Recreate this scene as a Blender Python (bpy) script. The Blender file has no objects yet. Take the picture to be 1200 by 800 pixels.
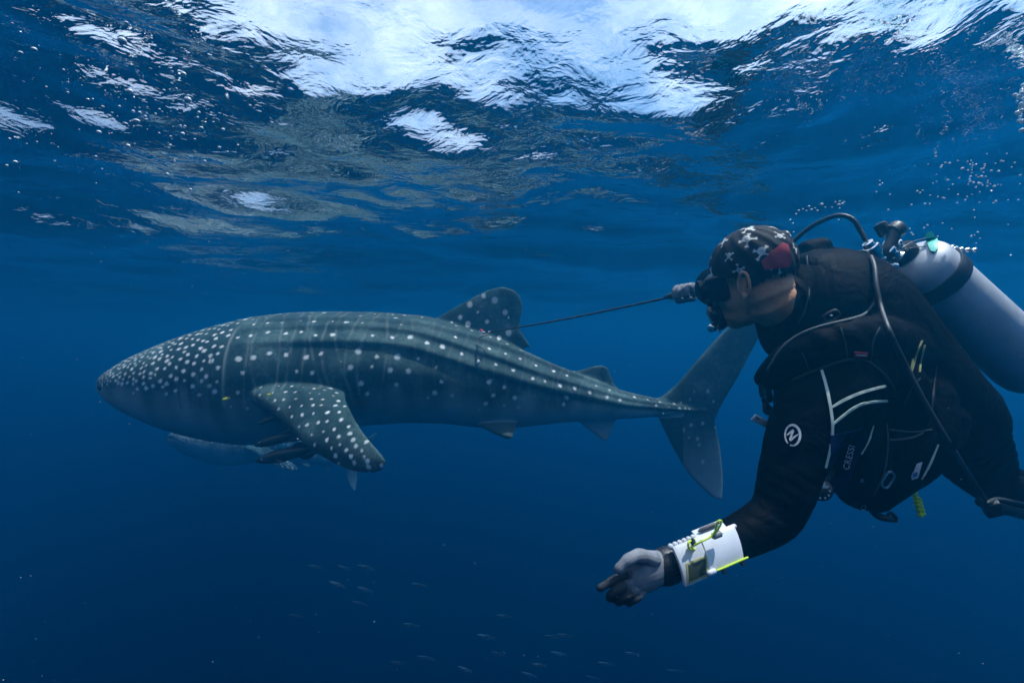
import bpy, bmesh, math, random
import numpy as np
from mathutils import Vector, Matrix, kdtree
random.seed(7)
rng = np.random.default_rng(7)
PI = math.pi
scene = bpy.context.scene
COL = scene.collection

# ------------------------------------------------------------------ camera
F = 600.0                       # focal length in photo pixels (1200 wide)
ZC = -0.62                      # camera depth below the mean water surface (z = 0)
cam_d = bpy.data.cameras.new("camera")
cam_d.sensor_width = 36.0
cam_d.lens = 36.0 * F / 1200.0
cam_d.clip_start = 0.02
cam_d.clip_end = 1000.0
cam = bpy.data.objects.new("camera", cam_d)
COL.objects.link(cam)
cam.location = (0, 0, ZC)
cam.rotation_euler = (PI / 2, 0, 0)
scene.camera = cam

def P(px, py, d):
    """a point of the place: photo pixel and distance in metres ahead of the camera"""
    return Vector((d * (px - 600.0) / F, d, ZC + d * (400.0 - py) / F))

# ------------------------------------------------------------------ light
SUN_DIR = Vector((0.34, 0.05, 0.93)).normalized()
SUN_EL = math.asin(SUN_DIR.z)
SUN_AZ = math.atan2(SUN_DIR.x, SUN_DIR.y)
world = bpy.data.worlds.new("World")
scene.world = world
world.use_nodes = True
wn = world.node_tree
wn.nodes.clear()
def wnode(t, **k):
    n = wn.nodes.new(t)
    for a, b in k.items():
        setattr(n, a, b)
    return n
sky = wnode('ShaderNodeTexSky', sky_type='NISHITA', sun_disc=False)
sky.sun_elevation = SUN_EL
sky.sun_rotation = SUN_AZ
wtc = wnode('ShaderNodeTexCoord')
wmap = wnode('ShaderNodeMapping')
wmap.inputs['Scale'].default_value = (1.0, 1.0, 1.6)
cn = wnode('ShaderNodeTexNoise')
cn.inputs['Scale'].default_value = 3.2
cn.inputs['Detail'].default_value = 8
cn.inputs['Roughness'].default_value = 0.6
cr = wnode('ShaderNodeValToRGB')
cr.color_ramp.elements[0].position = 0.40
cr.color_ramp.elements[1].position = 0.62
cmix = wnode('ShaderNodeMixRGB')
cmix.inputs[2].default_value = (7.6, 8.0, 9.0, 1)
bg = wnode('ShaderNodeBackground')
bg.inputs['Strength'].default_value = 0.12
wo = wnode('ShaderNodeOutputWorld')
L = wn.links.new
L(wtc.outputs['Generated'], wmap.inputs['Vector'])
L(wmap.outputs['Vector'], cn.inputs['Vector'])
L(cn.outputs['Fac'], cr.inputs['Fac'])
L(cr.outputs['Color'], cmix.inputs[0])
L(sky.outputs['Color'], cmix.inputs[1])
L(cmix.outputs['Color'], bg.inputs['Color'])
L(bg.outputs['Background'], wo.inputs['Surface'])

sun_d = bpy.data.lights.new("sun", 'SUN')
sun_d.energy = 5.0
sun_d.angle = math.radians(0.5)
sun_d.color = (1.0, 0.96, 0.9)
sun = bpy.data.objects.new("sun", sun_d)
COL.objects.link(sun)
sun.rotation_euler = (-SUN_DIR).to_track_quat('-Z', 'Y').to_euler()
sun.location = SUN_DIR * 60

# ------------------------------------------------------------------ exposure and renderer
scene.view_settings.view_transform = 'Standard'
scene.view_settings.look = 'None'
scene.view_settings.exposure = 0.84
scene.view_settings.gamma = 1.0
scene.view_settings.use_curve_mapping = False
cy = scene.cycles
cy.use_denoising = True
cy.max_bounces = 8
cy.diffuse_bounces = 2
cy.glossy_bounces = 3
cy.transmission_bounces = 4
cy.transparent_max_bounces = 12
cy.volume_bounces = 1
cy.caustics_reflective = False
cy.caustics_refractive = False
cy.sample_clamp_indirect = 4.0

# ------------------------------------------------------------------ helpers
class NT:
    """a small node-tree builder"""
    def __init__(self, name):
        self.m = bpy.data.materials.new(name)
        self.m.use_nodes = True
        self.t = self.m.node_tree
        self.t.nodes.clear()
        self.out = self.n('ShaderNodeOutputMaterial')
    def n(self, typ, ins=None, **k):
        nd = self.t.nodes.new(typ)
        for a, b in k.items():
            setattr(nd, a, b)
        for a, b in (ins or {}).items():
            if isinstance(b, bpy.types.NodeSocket):
                self.t.links.new(b, nd.inputs[a])
            else:
                nd.inputs[a].default_value = b
        return nd
    def ramp(self, fac, stops, interp='LINEAR'):
        r = self.n('ShaderNodeValToRGB', {'Fac': fac})
        r.color_ramp.interpolation = interp
        e = r.color_ramp.elements
        while len(e) < len(stops):
            e.new(0.5)
        for el, (p, c) in zip(e, stops):
            el.position = p
            el.color = c if len(c) == 4 else (*c, 1)
        return r.outputs['Color']
    def surf(self, sh):
        self.t.links.new(sh, self.out.inputs['Surface'])
        return self.m

def link(o, parent=None):
    COL.objects.link(o)
    if parent is not None:
        o.parent = parent
    return o

def tag(o, label=None, cat=None, group=None, kind=None):
    for k, v in (('label', label), ('category', cat), ('group', group), ('kind', kind)):
        if v:
            o[k] = v
    return o

def mesh_np(name, V, faces, smooth=True):
    me = bpy.data.meshes.new(name)
    me.from_pydata([tuple(map(float, v)) for v in V], [], faces)
    if smooth:
        me.polygons.foreach_set('use_smooth', [True] * len(me.polygons))
    me.update()
    return me

def grid_faces(nr, nc, wrap):
    """quads of a grid of nr rings with nc points each"""
    i = np.arange(nr - 1)[:, None]
    j = np.arange(nc if wrap else nc - 1)[None, :]
    j2 = (j + 1) % nc
    a = i * nc + j; b = i * nc + j2; c = (i + 1) * nc + j2; d = (i + 1) * nc + j
    return np.stack([a, b, c, d], -1).reshape(-1, 4).tolist()

# ------------------------------------------------------------------ setting: water surface, sea floor, the water itself
def wave_height(x, y):
    h = np.zeros_like(x)
    g = np.random.default_rng(21)
    main = math.radians(118)
    for k in range(46):
        lam = 0.16 * (24.0 ** (k / 45.0)) * g.uniform(0.9, 1.1)
        th = main + g.normal(0, 0.62)
        slope = 0.034 if lam < 0.5 else (0.046 if lam < 1.6 else 0.028)
        slope *= g.uniform(0.6, 1.3)
        kk = 2 * PI / lam
        ph = g.uniform(0, 2 * PI)
        u = kk * (x * math.cos(th) + y * math.sin(th))
        # slow wobble bends the crests so that no straight corduroy shows
        w = 0.9 * np.sin(0.37 * kk * (x * math.sin(th) - y * math.cos(th)) + 1.7 * ph) * 0.9
        # short waves fade with distance before the mesh gets too coarse for them
        r = np.hypot(x, y)
        fade = 1.0 / (1.0 + (r / (lam * 75.0)) ** 4)
        h += slope / kk * np.sin(u + ph + w) * fade
    return h

def build_surface():
    na, nr = 900, 430
    # finer in azimuth towards the shark, all the way round nevertheless
    t = np.linspace(0, 1, na, endpoint=False)
    az = PI / 2 + 2 * PI * (t - 0.5) - 0.62 * np.sin(2 * PI * (t - 0.5)) * -1.0 * -1.0
    rr = np.concatenate([[0.02], 0.12 * (3500.0 ** (np.linspace(0, 1, nr - 1)))])
    A, R = np.meshgrid(az, rr)
    X = R * np.cos(A); Y = R * np.sin(A)
    Z = wave_height(X, Y)
    V = np.stack([X, Y, Z], -1).reshape(-1, 3)
    f = [list(reversed(q)) for q in grid_faces(nr, na, True)]
    f.append(list(range(na)))
    return V, f

mt = NT("sea_surface")
tc = mt.n('ShaderNodeNewGeometry')
nz = mt.n('ShaderNodeTexNoise', {'Vector': tc.outputs['Position'], 'Scale': 13.0, 'Detail': 3.5, 'Roughness': 0.55, 'Distortion': 0.4})
bp = mt.n('ShaderNodeBump', {'Height': nz.outputs['Fac'], 'Strength': 0.24, 'Distance': 0.03})
fr = mt.n('ShaderNodeFresnel', {'IOR': 1.16, 'Normal': bp.outputs['Normal']})
gl = mt.n('ShaderNodeBsdfGlossy', {'Color': (0.95, 0.97, 1, 1), 'Roughness': 0.0, 'Normal': bp.outputs['Normal']})
tr = mt.n('ShaderNodeBsdfTransparent', {'Color': (0.97, 0.99, 1, 1)})
rf = mt.n('ShaderNodeBsdfRefraction', {'Color': (0.97, 0.99, 1, 1), 'IOR': 1.17, 'Roughness': 0.0, 'Normal': bp.outputs['Normal']})
thr = mt.n('ShaderNodeMixShader', {0: 0.4, 1: tr.outputs[0], 2: rf.outputs[0]})
mx = mt.n('ShaderNodeMixShader', {0: fr.outputs['Fac'], 1: thr.outputs[0], 2: gl.outputs[0]})
M_SURF = mt.surf(mx.outputs[0])

V, f = build_surface()
me = mesh_np("water_surface", V, f)
me.materials.append(M_SURF)
water = link(bpy.data.objects.new("water_surface", me))
tag(water, kind='structure')

mt = NT("sand_floor")
nz = mt.n('ShaderNodeTexNoise', {'Scale': 0.6, 'Detail': 6.0})
c = mt.ramp(nz.outputs['Fac'], [(0.3, (0.20, 0.18, 0.14)), (0.7, (0.34, 0.31, 0.25))])
b = mt.n('ShaderNodeBsdfPrincipled', {'Base Color': c, 'Roughness': 0.95})
M_SAND = mt.surf(b.outputs[0])
xs = np.linspace(-420, 420, 61)
X, Y = np.meshgrid(xs, xs)
Z = -42 + 0.8 * np.sin(X * 0.05 + 1) * np.cos(Y * 0.043)
me = mesh_np("seabed", np.stack([X, Y, Z], -1).reshape(-1, 3), grid_faces(61, 61, False))
me.materials.append(M_SAND)
tag(link(bpy.data.objects.new("seabed", me)), kind='structure')

def build_haze():
    me = bpy.data.meshes.new("haze")
    bm = bmesh.new()
    bmesh.ops.create_cube(bm, size=1.0)
    for v in bm.verts:
        v.co = Vector((v.co.x * 850, v.co.y * 850, 0.6 if v.co.z > 0 else -44.0))
    bm.to_mesh(me); bm.free()
    m = bpy.data.materials.new("sea_water")
    m.use_nodes = True
    t = m.node_tree
    t.nodes.clear()
    o = t.nodes.new('ShaderNodeOutputMaterial')
    v = t.nodes.new('ShaderNodeVolumePrincipled')
    v.inputs['Color'].default_value = (0.006, 0.305, 0.63, 1)
    v.inputs['Absorption Color'].default_value = (0.0, 0.055, 0.45, 1)
    v.inputs['Density'].default_value = 0.16
    v.inputs['Anisotropy'].default_value = 0.77
    t.links.new(v.outputs[0], o.inputs['Volume'])
    me.materials.append(m)
    return tag(link(bpy.data.objects.new("haze", me)), kind='stuff')
build_haze()

# ------------------------------------------------------------------ modelling helpers
from mathutils.bvhtree import BVHTree

def vec(a):
    return np.array(a, float)

def spline(pts, n):
    """Catmull-Rom through rows of numbers, n samples"""
    p = np.array(pts, float)
    if p.ndim == 1:
        p = p[:, None]
    m = len(p)
    q = np.vstack([2 * p[0] - p[1], p, 2 * p[-1] - p[-2]])
    t = np.linspace(0, m - 1 - 1e-9, n)
    i = t.astype(int)
    u = (t - i)[:, None]
    a, b, c, d = q[i], q[i + 1], q[i + 2], q[i + 3]
    return 0.5 * (2 * b + (c - a) * u + (2 * a - 5 * b + 4 * c - d) * u ** 2 + (3 * b - a - 3 * c + d) * u ** 3)

def nrm(a):
    return a / np.maximum(np.linalg.norm(a, axis=-1, keepdims=True), 1e-12)

def sweep(pts, radii, sides=14, up=(0.0, 0.0, 1.0), caps=True):
    """closed tube; radii is one number, one per point, or (r_up, r_side) per point"""
    p = np.array(pts, float)
    r = np.array(radii, float)
    if r.ndim == 0:
        r = np.full((len(p), 2), float(r))
    elif r.ndim == 1:
        r = np.stack([r, r], -1)
    t = nrm(np.gradient(p, axis=0))
    up = np.array(up, float)
    n1 = np.zeros_like(p)
    ref = up
    for k in range(len(p)):
        v = ref - np.dot(ref, t[k]) * t[k]
        if np.linalg.norm(v) < 1e-3:
            v = np.cross(t[k], [1, 0.3, 0.2])
        n1[k] = v / np.linalg.norm(v)
        ref = n1[k] if np.linalg.norm(np.cross(up, t[k])) < 0.35 else (up if len(up) else n1[k])
    n2 = np.cross(t, n1)
    if caps:
        ex = []
        for end, sg in ((0, -1.0), (-1, 1.0)):
            for a in (30, 58, 80):
                ca, sa = math.cos(math.radians(a)), math.sin(math.radians(a))
                ex.append((end, p[end] + sg * t[end] * min(r[end]) * sa, r[end] * ca))
        f = ex[:3][::-1]
        b = ex[3:]
        p = np.vstack([[e[1] for e in f], p, [e[1] for e in b]])
        r = np.vstack([[e[2] for e in f], r, [e[2] for e in b]])
        n1 = np.vstack([n1[:1]] * 3 + [n1] + [n1[-1:]] * 3)
        n2 = np.vstack([n2[:1]] * 3 + [n2] + [n2[-1:]] * 3)
    a = np.linspace(0, 2 * PI, sides, endpoint=False)
    V = p[:, None, :] + (np.cos(a)[None, :, None] * r[:, :1, None]) * n1[:, None, :] \
        + (np.sin(a)[None, :, None] * r[:, 1:, None]) * n2[:, None, :]
    n = len(p)
    F = grid_faces(n, sides, True)
    F.append(list(range(sides))[::-1])
    F.append(list(range((n - 1) * sides, n * sides)))
    return V.reshape(-1, 3), F

def ellipsoid(c, ax, radii, nu=20, nv=14):
    """ax: three orthonormal rows, radii: three numbers"""
    V = [vec(c) + vec(ax[2]) * radii[2]]
    for i in range(1, nv):
        th = PI * i / nv
        for j in range(nu):
            ph = 2 * PI * j / nu
            V.append(vec(c) + vec(ax[0]) * radii[0] * math.sin(th) * math.cos(ph)
                     + vec(ax[1]) * radii[1] * math.sin(th) * math.sin(ph) + vec(ax[2]) * radii[2] * math.cos(th))
    V.append(vec(c) - vec(ax[2]) * radii[2])
    F = [[0, 1 + j, 1 + (j + 1) % nu] for j in range(nu)]
    for i in range(nv - 2):
        for j in range(nu):
            a = 1 + i * nu + j; b = 1 + i * nu + (j + 1) % nu
            F.append([a, a + nu, b + nu, b])
    last = len(V) - 1
    o = 1 + (nv - 2) * nu
    F += [[last, o + (j + 1) % nu, o + j] for j in range(nu)]
    return np.array(V), F

def plate(stations, m=11, n=26, power=0.65):
    """fin blade: stations are (lead xyz, trail xyz, thickness)"""
    S = spline([list(a) + list(b) + [t] for a, b, t in stations], n)
    lead, trail, th = S[:, :3], S[:, 3:6], np.maximum(S[:, 6], 0.004)
    mid = (lead + trail) / 2
    span = nrm(np.gradient(mid, axis=0))
    ch = trail - lead
    nn = nrm(np.cross(nrm(ch), span))
    c = (1 - np.cos(np.linspace(0, PI, m))) / 2
    prof = 0.5 * (np.sin(PI * c ** 0.75) ** power) + 0.16
    up = lead[:, None] + ch[:, None] * c[None, :, None] + nn[:, None] * (prof[None, :, None] * th[:, None, None])
    dn = lead[:, None] + ch[:, None] * c[None, :, None] - nn[:, None] * (prof[None, :, None] * th[:, None, None])
    V = np.concatenate([up, dn[:, ::-1]], 1)
    k = 2 * m
    F = grid_faces(n, k, True)
    F.append(list(range(k))[::-1])
    F.append(list(range((n - 1) * k, n * k)))
    return V.reshape(-1, 3), F

def join(parts):
    V, F, o = [], [], 0
    for v, f in parts:
        V.append(np.array(v))
        F += [[i + o for i in q] for q in f]
        o += len(v)
    return np.vstack(V), F

def remesh(parts, voxel, smooth=6, factor=0.5):
    """overlapping closed shapes grown into one continuous skin; gives vertices and quads"""
    V, F = join(parts)
    me = mesh_np("work", V, F, False)
    bm = bmesh.new(); bm.from_mesh(me)
    bmesh.ops.recalc_face_normals(bm, faces=bm.faces)
    bm.to_mesh(me); bm.free()
    ob = bpy.data.objects.new("work", me)
    COL.objects.link(ob)
    r = ob.modifiers.new("r", 'REMESH'); r.mode = 'VOXEL'; r.voxel_size = voxel
    if smooth:
        s = ob.modifiers.new("s", 'SMOOTH'); s.factor = factor; s.iterations = smooth
    dg = bpy.context.evaluated_depsgraph_get()
    ev = ob.evaluated_get(dg)
    m2 = ev.to_mesh()
    n = len(m2.vertices)
    co = np.empty(n * 3); m2.vertices.foreach_get('co', co)
    no = np.empty(n * 3); m2.vertices.foreach_get('normal', no)
    fs = [list(p.vertices) for p in m2.polygons]
    ev.to_mesh_clear()
    bpy.data.objects.remove(ob); bpy.data.meshes.remove(me)
    return co.reshape(-1, 3), fs, no.reshape(-1, 3)

def root(name, loc, label, cat, group=None):
    o = bpy.data.objects.new(name, None)
    o.empty_display_size = 0.05
    o.location = loc
    link(o)
    return tag(o, label, cat, group)

def base_of(o):
    b = Vector((0, 0, 0))
    while o is not None:
        b = b + o.location
        o = o.parent
    return b

def part(name, V, F, mat, parent=None, smooth=True, attr=None, label=None, loc=None):
    """one mesh object; V in world space"""
    b = base_of(parent)
    l = Vector(loc) - b if loc is not None else Vector((0, 0, 0))
    me = mesh_np(name, np.array(V, float) - np.array(b + l), F, smooth)
    for m in (mat if isinstance(mat, (list, tuple)) else [mat]):
        me.materials.append(m)
    if smooth:
        me.set_sharp_from_angle(angle=math.radians(44))
    if attr is not None:
        a = me.attributes.new("pigment", 'FLOAT_COLOR', 'POINT')
        c = np.ones((len(V), 4)); c[:, :attr.shape[1]] = attr
        a.data.foreach_set('color', c.ravel())
    o = bpy.data.objects.new(name, me)
    o.location = l
    link(o, parent)
    if label:
        o['label'] = label
    return o

def bvh_of(*vf):
    V, F = join([(v, f) for v, f in vf])
    return BVHTree.FromPolygons([Vector(v) for v in V], F)

CAMP = Vector((0, 0, ZC))
def hit(tree, px, py, off=0.0, fallback=1.3):
    """where the sight line through a photo pixel meets a surface, raised off it"""
    d = (P(px, py, 1.0) - CAMP).normalized()
    h = tree.ray_cast(CAMP, d)
    if h[0] is None:
        return P(px, py, fallback), -d
    n = h[1] if h[1].dot(d) < 0 else -h[1]
    return h[0] + n * off, n

def lay_path(tree, pts, n, off=0.0, fallback=1.3):
    return np.array([hit(tree, a, b, off, fallback)[0] for a, b in spline(pts, n)])

def ribbon(tree, pts, width, n=24, off=0.002, thick=0.002, fallback=1.3):
    """flat tape laid on a surface along a path of photo pixels; width in pixels"""
    c = spline(pts, n)
    t = nrm(np.gradient(c, axis=0))
    nn = np.stack([-t[:, 1], t[:, 0]], -1)
    w = np.array(width if np.ndim(width) else [width] * n, float)
    if len(w) != n:
        w = np.interp(np.linspace(0, 1, n), np.linspace(0, 1, len(w)), w)
    V = []
    for k in range(n):
        for q in (-0.5, 0.0, 0.5):
            a = c[k] + nn[k] * w[k] * q
            h, no = hit(tree, a[0], a[1], off, fallback)
            V.append((h, no))
    top = [np.array(h + no * thick) for h, no in V]
    bot = [np.array(h - no * thick) for h, no in V]
    F = []
    for k in range(n - 1):
        for q in range(2):
            a = k * 3 + q
            F.append([a, a + 1, a + 4, a + 3])
    m = len(top)
    G = [[i + m for i in f[::-1]] for f in F]
    rim = [k * 3 for k in range(n)] + [(n - 1) * 3 + 1] + [k * 3 + 2 for k in range(n - 1, -1, -1)] + [1]
    R = [[rim[i], rim[(i + 1) % len(rim)], rim[(i + 1) % len(rim)] + m, rim[i] + m] for i in range(len(rim))]
    return np.array(top + bot), F + G + R

def patch(tree, poly, off=0.003, thick=0.003, cuts=3, fallback=1.3, bulge=0.0):
    """a flat piece with a given outline laid on a surface"""
    bm = bmesh.new()
    vs = [bm.verts.new((a, b, 0)) for a, b in poly]
    bm.faces.new(vs)
    bmesh.ops.triangulate(bm, faces=bm.faces)
    if cuts:
        bmesh.ops.subdivide_edges(bm, edges=bm.edges, cuts=cuts, use_grid_fill=True)
    bm.verts.ensure_lookup_table(); bm.faces.ensure_lookup_table()
    bm.verts.index_update()
    pts = [v.co.copy() for v in bm.verts]
    F = [[v.index for v in f.verts] for f in bm.faces]
    rim = [(e.verts[0].index, e.verts[1].index) for e in bm.edges if len(e.link_faces) == 1]
    bm.free()
    hs = [hit(tree, p.x, p.y, off, fallback) for p in pts]
    top = [np.array(h + n * thick) for h, n in hs]
    bot = [np.array(h - n * thick) for h, n in hs]
    m = len(top)
    G = [[i + m for i in f[::-1]] for f in F]
    R = [[a, b, b + m, a + m] for a, b in rim]
    V, F2 = np.array(top + bot), F + G + R
    me = mesh_np("work", V, F2, False)
    bm = bmesh.new(); bm.from_mesh(me)
    bmesh.ops.recalc_face_normals(bm, faces=bm.faces)
    F2 = [[v.index for v in f.verts] for f in bm.faces]
    bm.free(); bpy.data.meshes.remove(me)
    return V, F2

def boxv(c, ax, half, bevel=0.0):
    """box with rounded edges; ax three orthonormal rows"""
    bm = bmesh.new()
    bmesh.ops.create_cube(bm, size=2.0)
    for v in bm.verts:
        v.co = Vector((v.co.x * half[0], v.co.y * half[1], v.co.z * half[2]))
    if bevel:
        bmesh.ops.bevel(bm, geom=bm.edges, offset=bevel, segments=3, profile=0.5, affect='EDGES')
    bm.verts.index_update()
    A = np.array(ax, float)
    V = np.array([vec(c) + np.array(v.co) @ A for v in bm.verts])
    F = [[v.index for v in f.verts] for f in bm.faces]
    bm.free()
    return V, F

def lathe(c, axis, prof, sides=28):
    """prof: (distance along axis, radius)"""
    ax = nrm(vec(axis))
    e1 = nrm(np.cross(ax, [0.31, 0.2, 0.9])); e2 = np.cross(ax, e1)
    a = np.linspace(0, 2 * PI, sides, endpoint=False)
    V = []
    for d, r in prof:
        for k in a:
            V.append(vec(c) + ax * d + (e1 * math.cos(k) + e2 * math.sin(k)) * max(r, 1e-5))
    n = len(prof)
    F = grid_faces(n, sides, True)
    F.append(list(range(sides))[::-1])
    F.append(list(range((n - 1) * sides, n * sides)))
    return np.array(V), F

def frame(f, u):
    f = nrm(vec(f)); u = vec(u); u = nrm(u - np.dot(u, f) * f)
    return f, np.cross(u, f), u           # forward, left, up

# ------------------------------------------------------------------ materials
def simple(name, col, rough=0.5, metal=0.0, noise=0.0, scale=40.0, bump=0.0, bscale=120.0, spec=0.5, coat=0.0):
    m = NT(name)
    tc = m.n('ShaderNodeTexCoord')
    nz = m.n('ShaderNodeTexNoise', {'Vector': tc.outputs['Object'], 'Scale': scale, 'Detail': 5.0, 'Roughness': 0.6})
    lo = tuple(max(0.0, c * (1 - noise)) for c in col)
    hi = tuple(min(1.0, c * (1 + noise)) for c in col)
    c = m.ramp(nz.outputs['Fac'], [(0.3, lo), (0.7, hi)])
    ins = {'Base Color': c, 'Roughness': rough, 'Metallic': metal, 'Specular IOR Level': spec, 'Coat Weight': coat}
    if bump:
        n2 = m.n('ShaderNodeTexNoise', {'Vector': tc.outputs['Object'], 'Scale': bscale, 'Detail': 4.0})
        b = m.n('ShaderNodeBump', {'Height': n2.outputs['Fac'], 'Strength': bump, 'Distance': 0.004})
        ins['Normal'] = b.outputs['Normal']
    b = m.n('ShaderNodeBsdfPrincipled', ins)
    return m.surf(b.outputs[0])

def wetsuit_mat(name, col):
    m = NT(name)
    tc = m.n('ShaderNodeTexCoord')
    fine = m.n('ShaderNodeTexNoise', {'Vector': tc.outputs['Object'], 'Scale': 700.0, 'Detail': 2.0})
    fold = m.n('ShaderNodeTexNoise', {'Vector': tc.outputs['Object'], 'Scale': 11.0, 'Detail': 3.0, 'Distortion': 1.2})
    b1 = m.n('ShaderNodeBump', {'Height': fold.outputs['Fac'], 'Strength': 0.5, 'Distance': 0.02})
    b2 = m.n('ShaderNodeBump', {'Height': fine.outputs['Fac'], 'Strength': 0.25, 'Distance': 0.001, 'Normal': b1.outputs['Normal']})
    dirt = m.n('ShaderNodeTexNoise', {'Vector': tc.outputs['Object'], 'Scale': 26.0, 'Detail': 6.0})
    c = m.ramp(dirt.outputs['Fac'], [(0.35, tuple(x * 0.75 for x in col)), (0.75, tuple(x * 1.5 for x in col))])
    s = m.n('ShaderNodeBsdfPrincipled', {'Base Color': c, 'Roughness': 0.6, 'Specular IOR Level': 0.025, 'Normal': b2.outputs['Normal']})
    return m.surf(s.outputs[0])

M_NEO = wetsuit_mat("black_neoprene", (0.0012, 0.0017, 0.0034))
M_NYLON = wetsuit_mat("black_nylon", (0.0011, 0.0014, 0.0028))
M_NAVY = wetsuit_mat("navy_fabric", (0.006, 0.010, 0.05))
M_BLACK = simple("black_rubber", (0.012, 0.012, 0.014), 0.45, noise=0.3, bump=0.1)
M_GLOSSBLACK = simple("glossy_black_plastic", (0.010, 0.010, 0.012), 0.22, noise=0.3)
M_GREYPIPE = simple("grey_piping", (0.075, 0.09, 0.10), 0.7, noise=0.25)
M_STRIPE = simple("pale_reflective_piping", (0.62, 0.72, 0.62), 0.55, noise=0.15)
M_LETTER = simple("pale_lettering", (0.62, 0.64, 0.66), 0.6, noise=0.25, scale=160)
M_WHITE = simple("white_plastic", (0.80, 0.80, 0.84), 0.4, noise=0.05, scale=30, bump=0.05)
M_CASE = simple("grey_white_plastic", (0.60, 0.60, 0.62), 0.45, noise=0.08, bump=0.05)
M_YELLOW = simple("fluorescent_yellow_cord", (0.72, 0.95, 0.05), 0.6, noise=0.12, scale=200, bump=0.3, bscale=500)
M_RED = simple("red_fabric", (0.42, 0.022, 0.05), 0.75, noise=0.15, scale=80, bump=0.2, bscale=400)
M_REDTAG = simple("bright_red_tag", (0.70, 0.06, 0.08), 0.6, noise=0.1)
M_TEAL = simple("teal_plastic_tag", (0.10, 0.72, 0.55), 0.4, noise=0.1)
M_CHROME = simple("chromed_brass", (0.75, 0.74, 0.72), 0.16, 1.0, noise=0.1)
M_STEEL = simple("stainless_steel", (0.62, 0.62, 0.63), 0.28, 1.0, noise=0.1)
M_GREEN = simple("olive_screen", (0.045, 0.055, 0.03), 0.3, noise=0.35, scale=140)
M_AMBER = simple("amber_rim", (0.42, 0.38, 0.14), 0.5, noise=0.1)
M_HAIR = simple("short_dark_hair", (0.030, 0.022, 0.018), 0.7, noise=0.5, scale=300, bump=0.8, bscale=500)
M_BLUE = simple("blue_label", (0.03, 0.16, 0.38), 0.5, noise=0.1)

# ------------------------------------------------------------------ the whale sharks
SPX = 3.6 / 600.0                 # metres per photo pixel at the shark's distance
S0 = P(420, 440, 3.6)             # the shark's own origin, amidships

def sx(px): return (px - 420.0) * SPX
def sz(py): return (440.0 - py) * SPX

TOP = [(117, 440), (119, 436), (124, 432), (132, 427), (160, 413), (200, 397), (250, 382), (300, 371), (350, 366), (400, 365), (450, 366),
       (500, 370), (540, 381), (580, 394), (620, 413), (650, 427), (690, 443), (730, 459), (770, 468), (800, 474), (826, 478)]
BOT = [(117, 450), (119, 455), (124, 460), (132, 468), (160, 483), (200, 500), (250, 513), (290, 518), (330, 518), (380, 510), (430, 497),
       (480, 494), (520, 495), (570, 501), (610, 500), (655, 495), (700, 492), (740, 490), (770, 488), (800, 486), (826, 484)]
HW = [(117, 26), (119, 40), (124, 52), (132, 60), (160, 76), (220, 90), (300, 92), (380, 86), (450, 76), (520, 64), (600, 46),
      (660, 32), (720, 20), (760, 14), (800, 8), (826, 5)]
_xs = np.linspace(117, 826, 1420)
def _tab(t):
    a = np.array(t, float)
    y = np.interp(_xs, a[:, 0], a[:, 1])
    k = np.exp(-0.5 * (np.arange(-30, 31) / 12.0) ** 2); k /= k.sum()
    ys = np.convolve(np.pad(y, 30, mode='edge'), k, mode='valid')
    w = np.clip((_xs - 126) / 25, 0, 1)
    return y * (1 - w) + ys * w
_T, _B, _W = _tab(TOP), _tab(BOT), _tab(HW)
_WI, _WO = [117, 160, 220, 330, 900], [149, 184, 235, 330, 900]
def warp(x): return np.interp(x, _WI, _WO)
def unwarp(x): return np.interp(x, _WO, _WI)
def prof(x):
    return np.interp(x, _xs, _T), np.interp(x, _xs, _B), np.interp(x, _xs, _W)

RIDGE = [([310, 400, 470, 560, 640, 740, 826], [30, 34, 36, 35, 28, 24, 20]),
         ([310, 400, 470, 560, 640, 740, 826], [42, 45, 47, 55, 57, 56, 55]),
         ([310, 400, 470, 560, 640, 740, 826], [58, 62, 65, 75, 79, 84, 88])]

def body_pt(x, th, side=1.0, lift=0.0):
    """x: photo pixel along the body, th: degrees from the back, in the shark's own space"""
    t, b, w = prof(x)
    c = (t + b) / 2
    h = (b - t) / 2
    r = 1.0 + lift
    st, ct = np.sin(np.radians(th)), np.cos(np.radians(th))
    e = 2.0 / np.interp(x, [117, 200, 400, 700], [2.5, 2.3, 2.15, 2.0])
    y = np.abs(st) ** e * w * r
    z = np.sign(ct) * np.abs(ct) ** e * h * r
    return np.stack([sx(warp(x)), -side * y * SPX, sz(c) + z * SPX], -1)

def ridge_lift(x, th):
    t, b, w = prof(x)
    amp = np.interp(x, [300, 380, 600, 780], [0, 2.6, 3.6, 2.0])
    out = np.zeros_like(th, dtype=float)
    size = (w + (b - t) / 2) / 2
    for xs, an in RIDGE:
        a = np.interp(x, xs, an)
        d = th - a
        sg = np.where(d > 0, 2.0, 5.0) * np.clip(60 / np.maximum(size, 12), 1, 2.4)
        out += amp / np.maximum(size, 8) * np.exp(-0.5 * (d / sg) ** 2)
    # a hollow under the lowest ridge
    a = np.interp(x, *RIDGE[2])
    out -= 0.45 * amp / np.maximum(size, 8) * np.exp(-0.5 * ((th - a - 9) / 6.0) ** 2)
    return out

def f3(px, py, y):
    return np.array([sx(px), y, sz(py)])

def persp(px, py, d):
    """photo pixel and distance -> the shark's own space"""
    return np.array(P(px, py, d) - S0)

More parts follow.
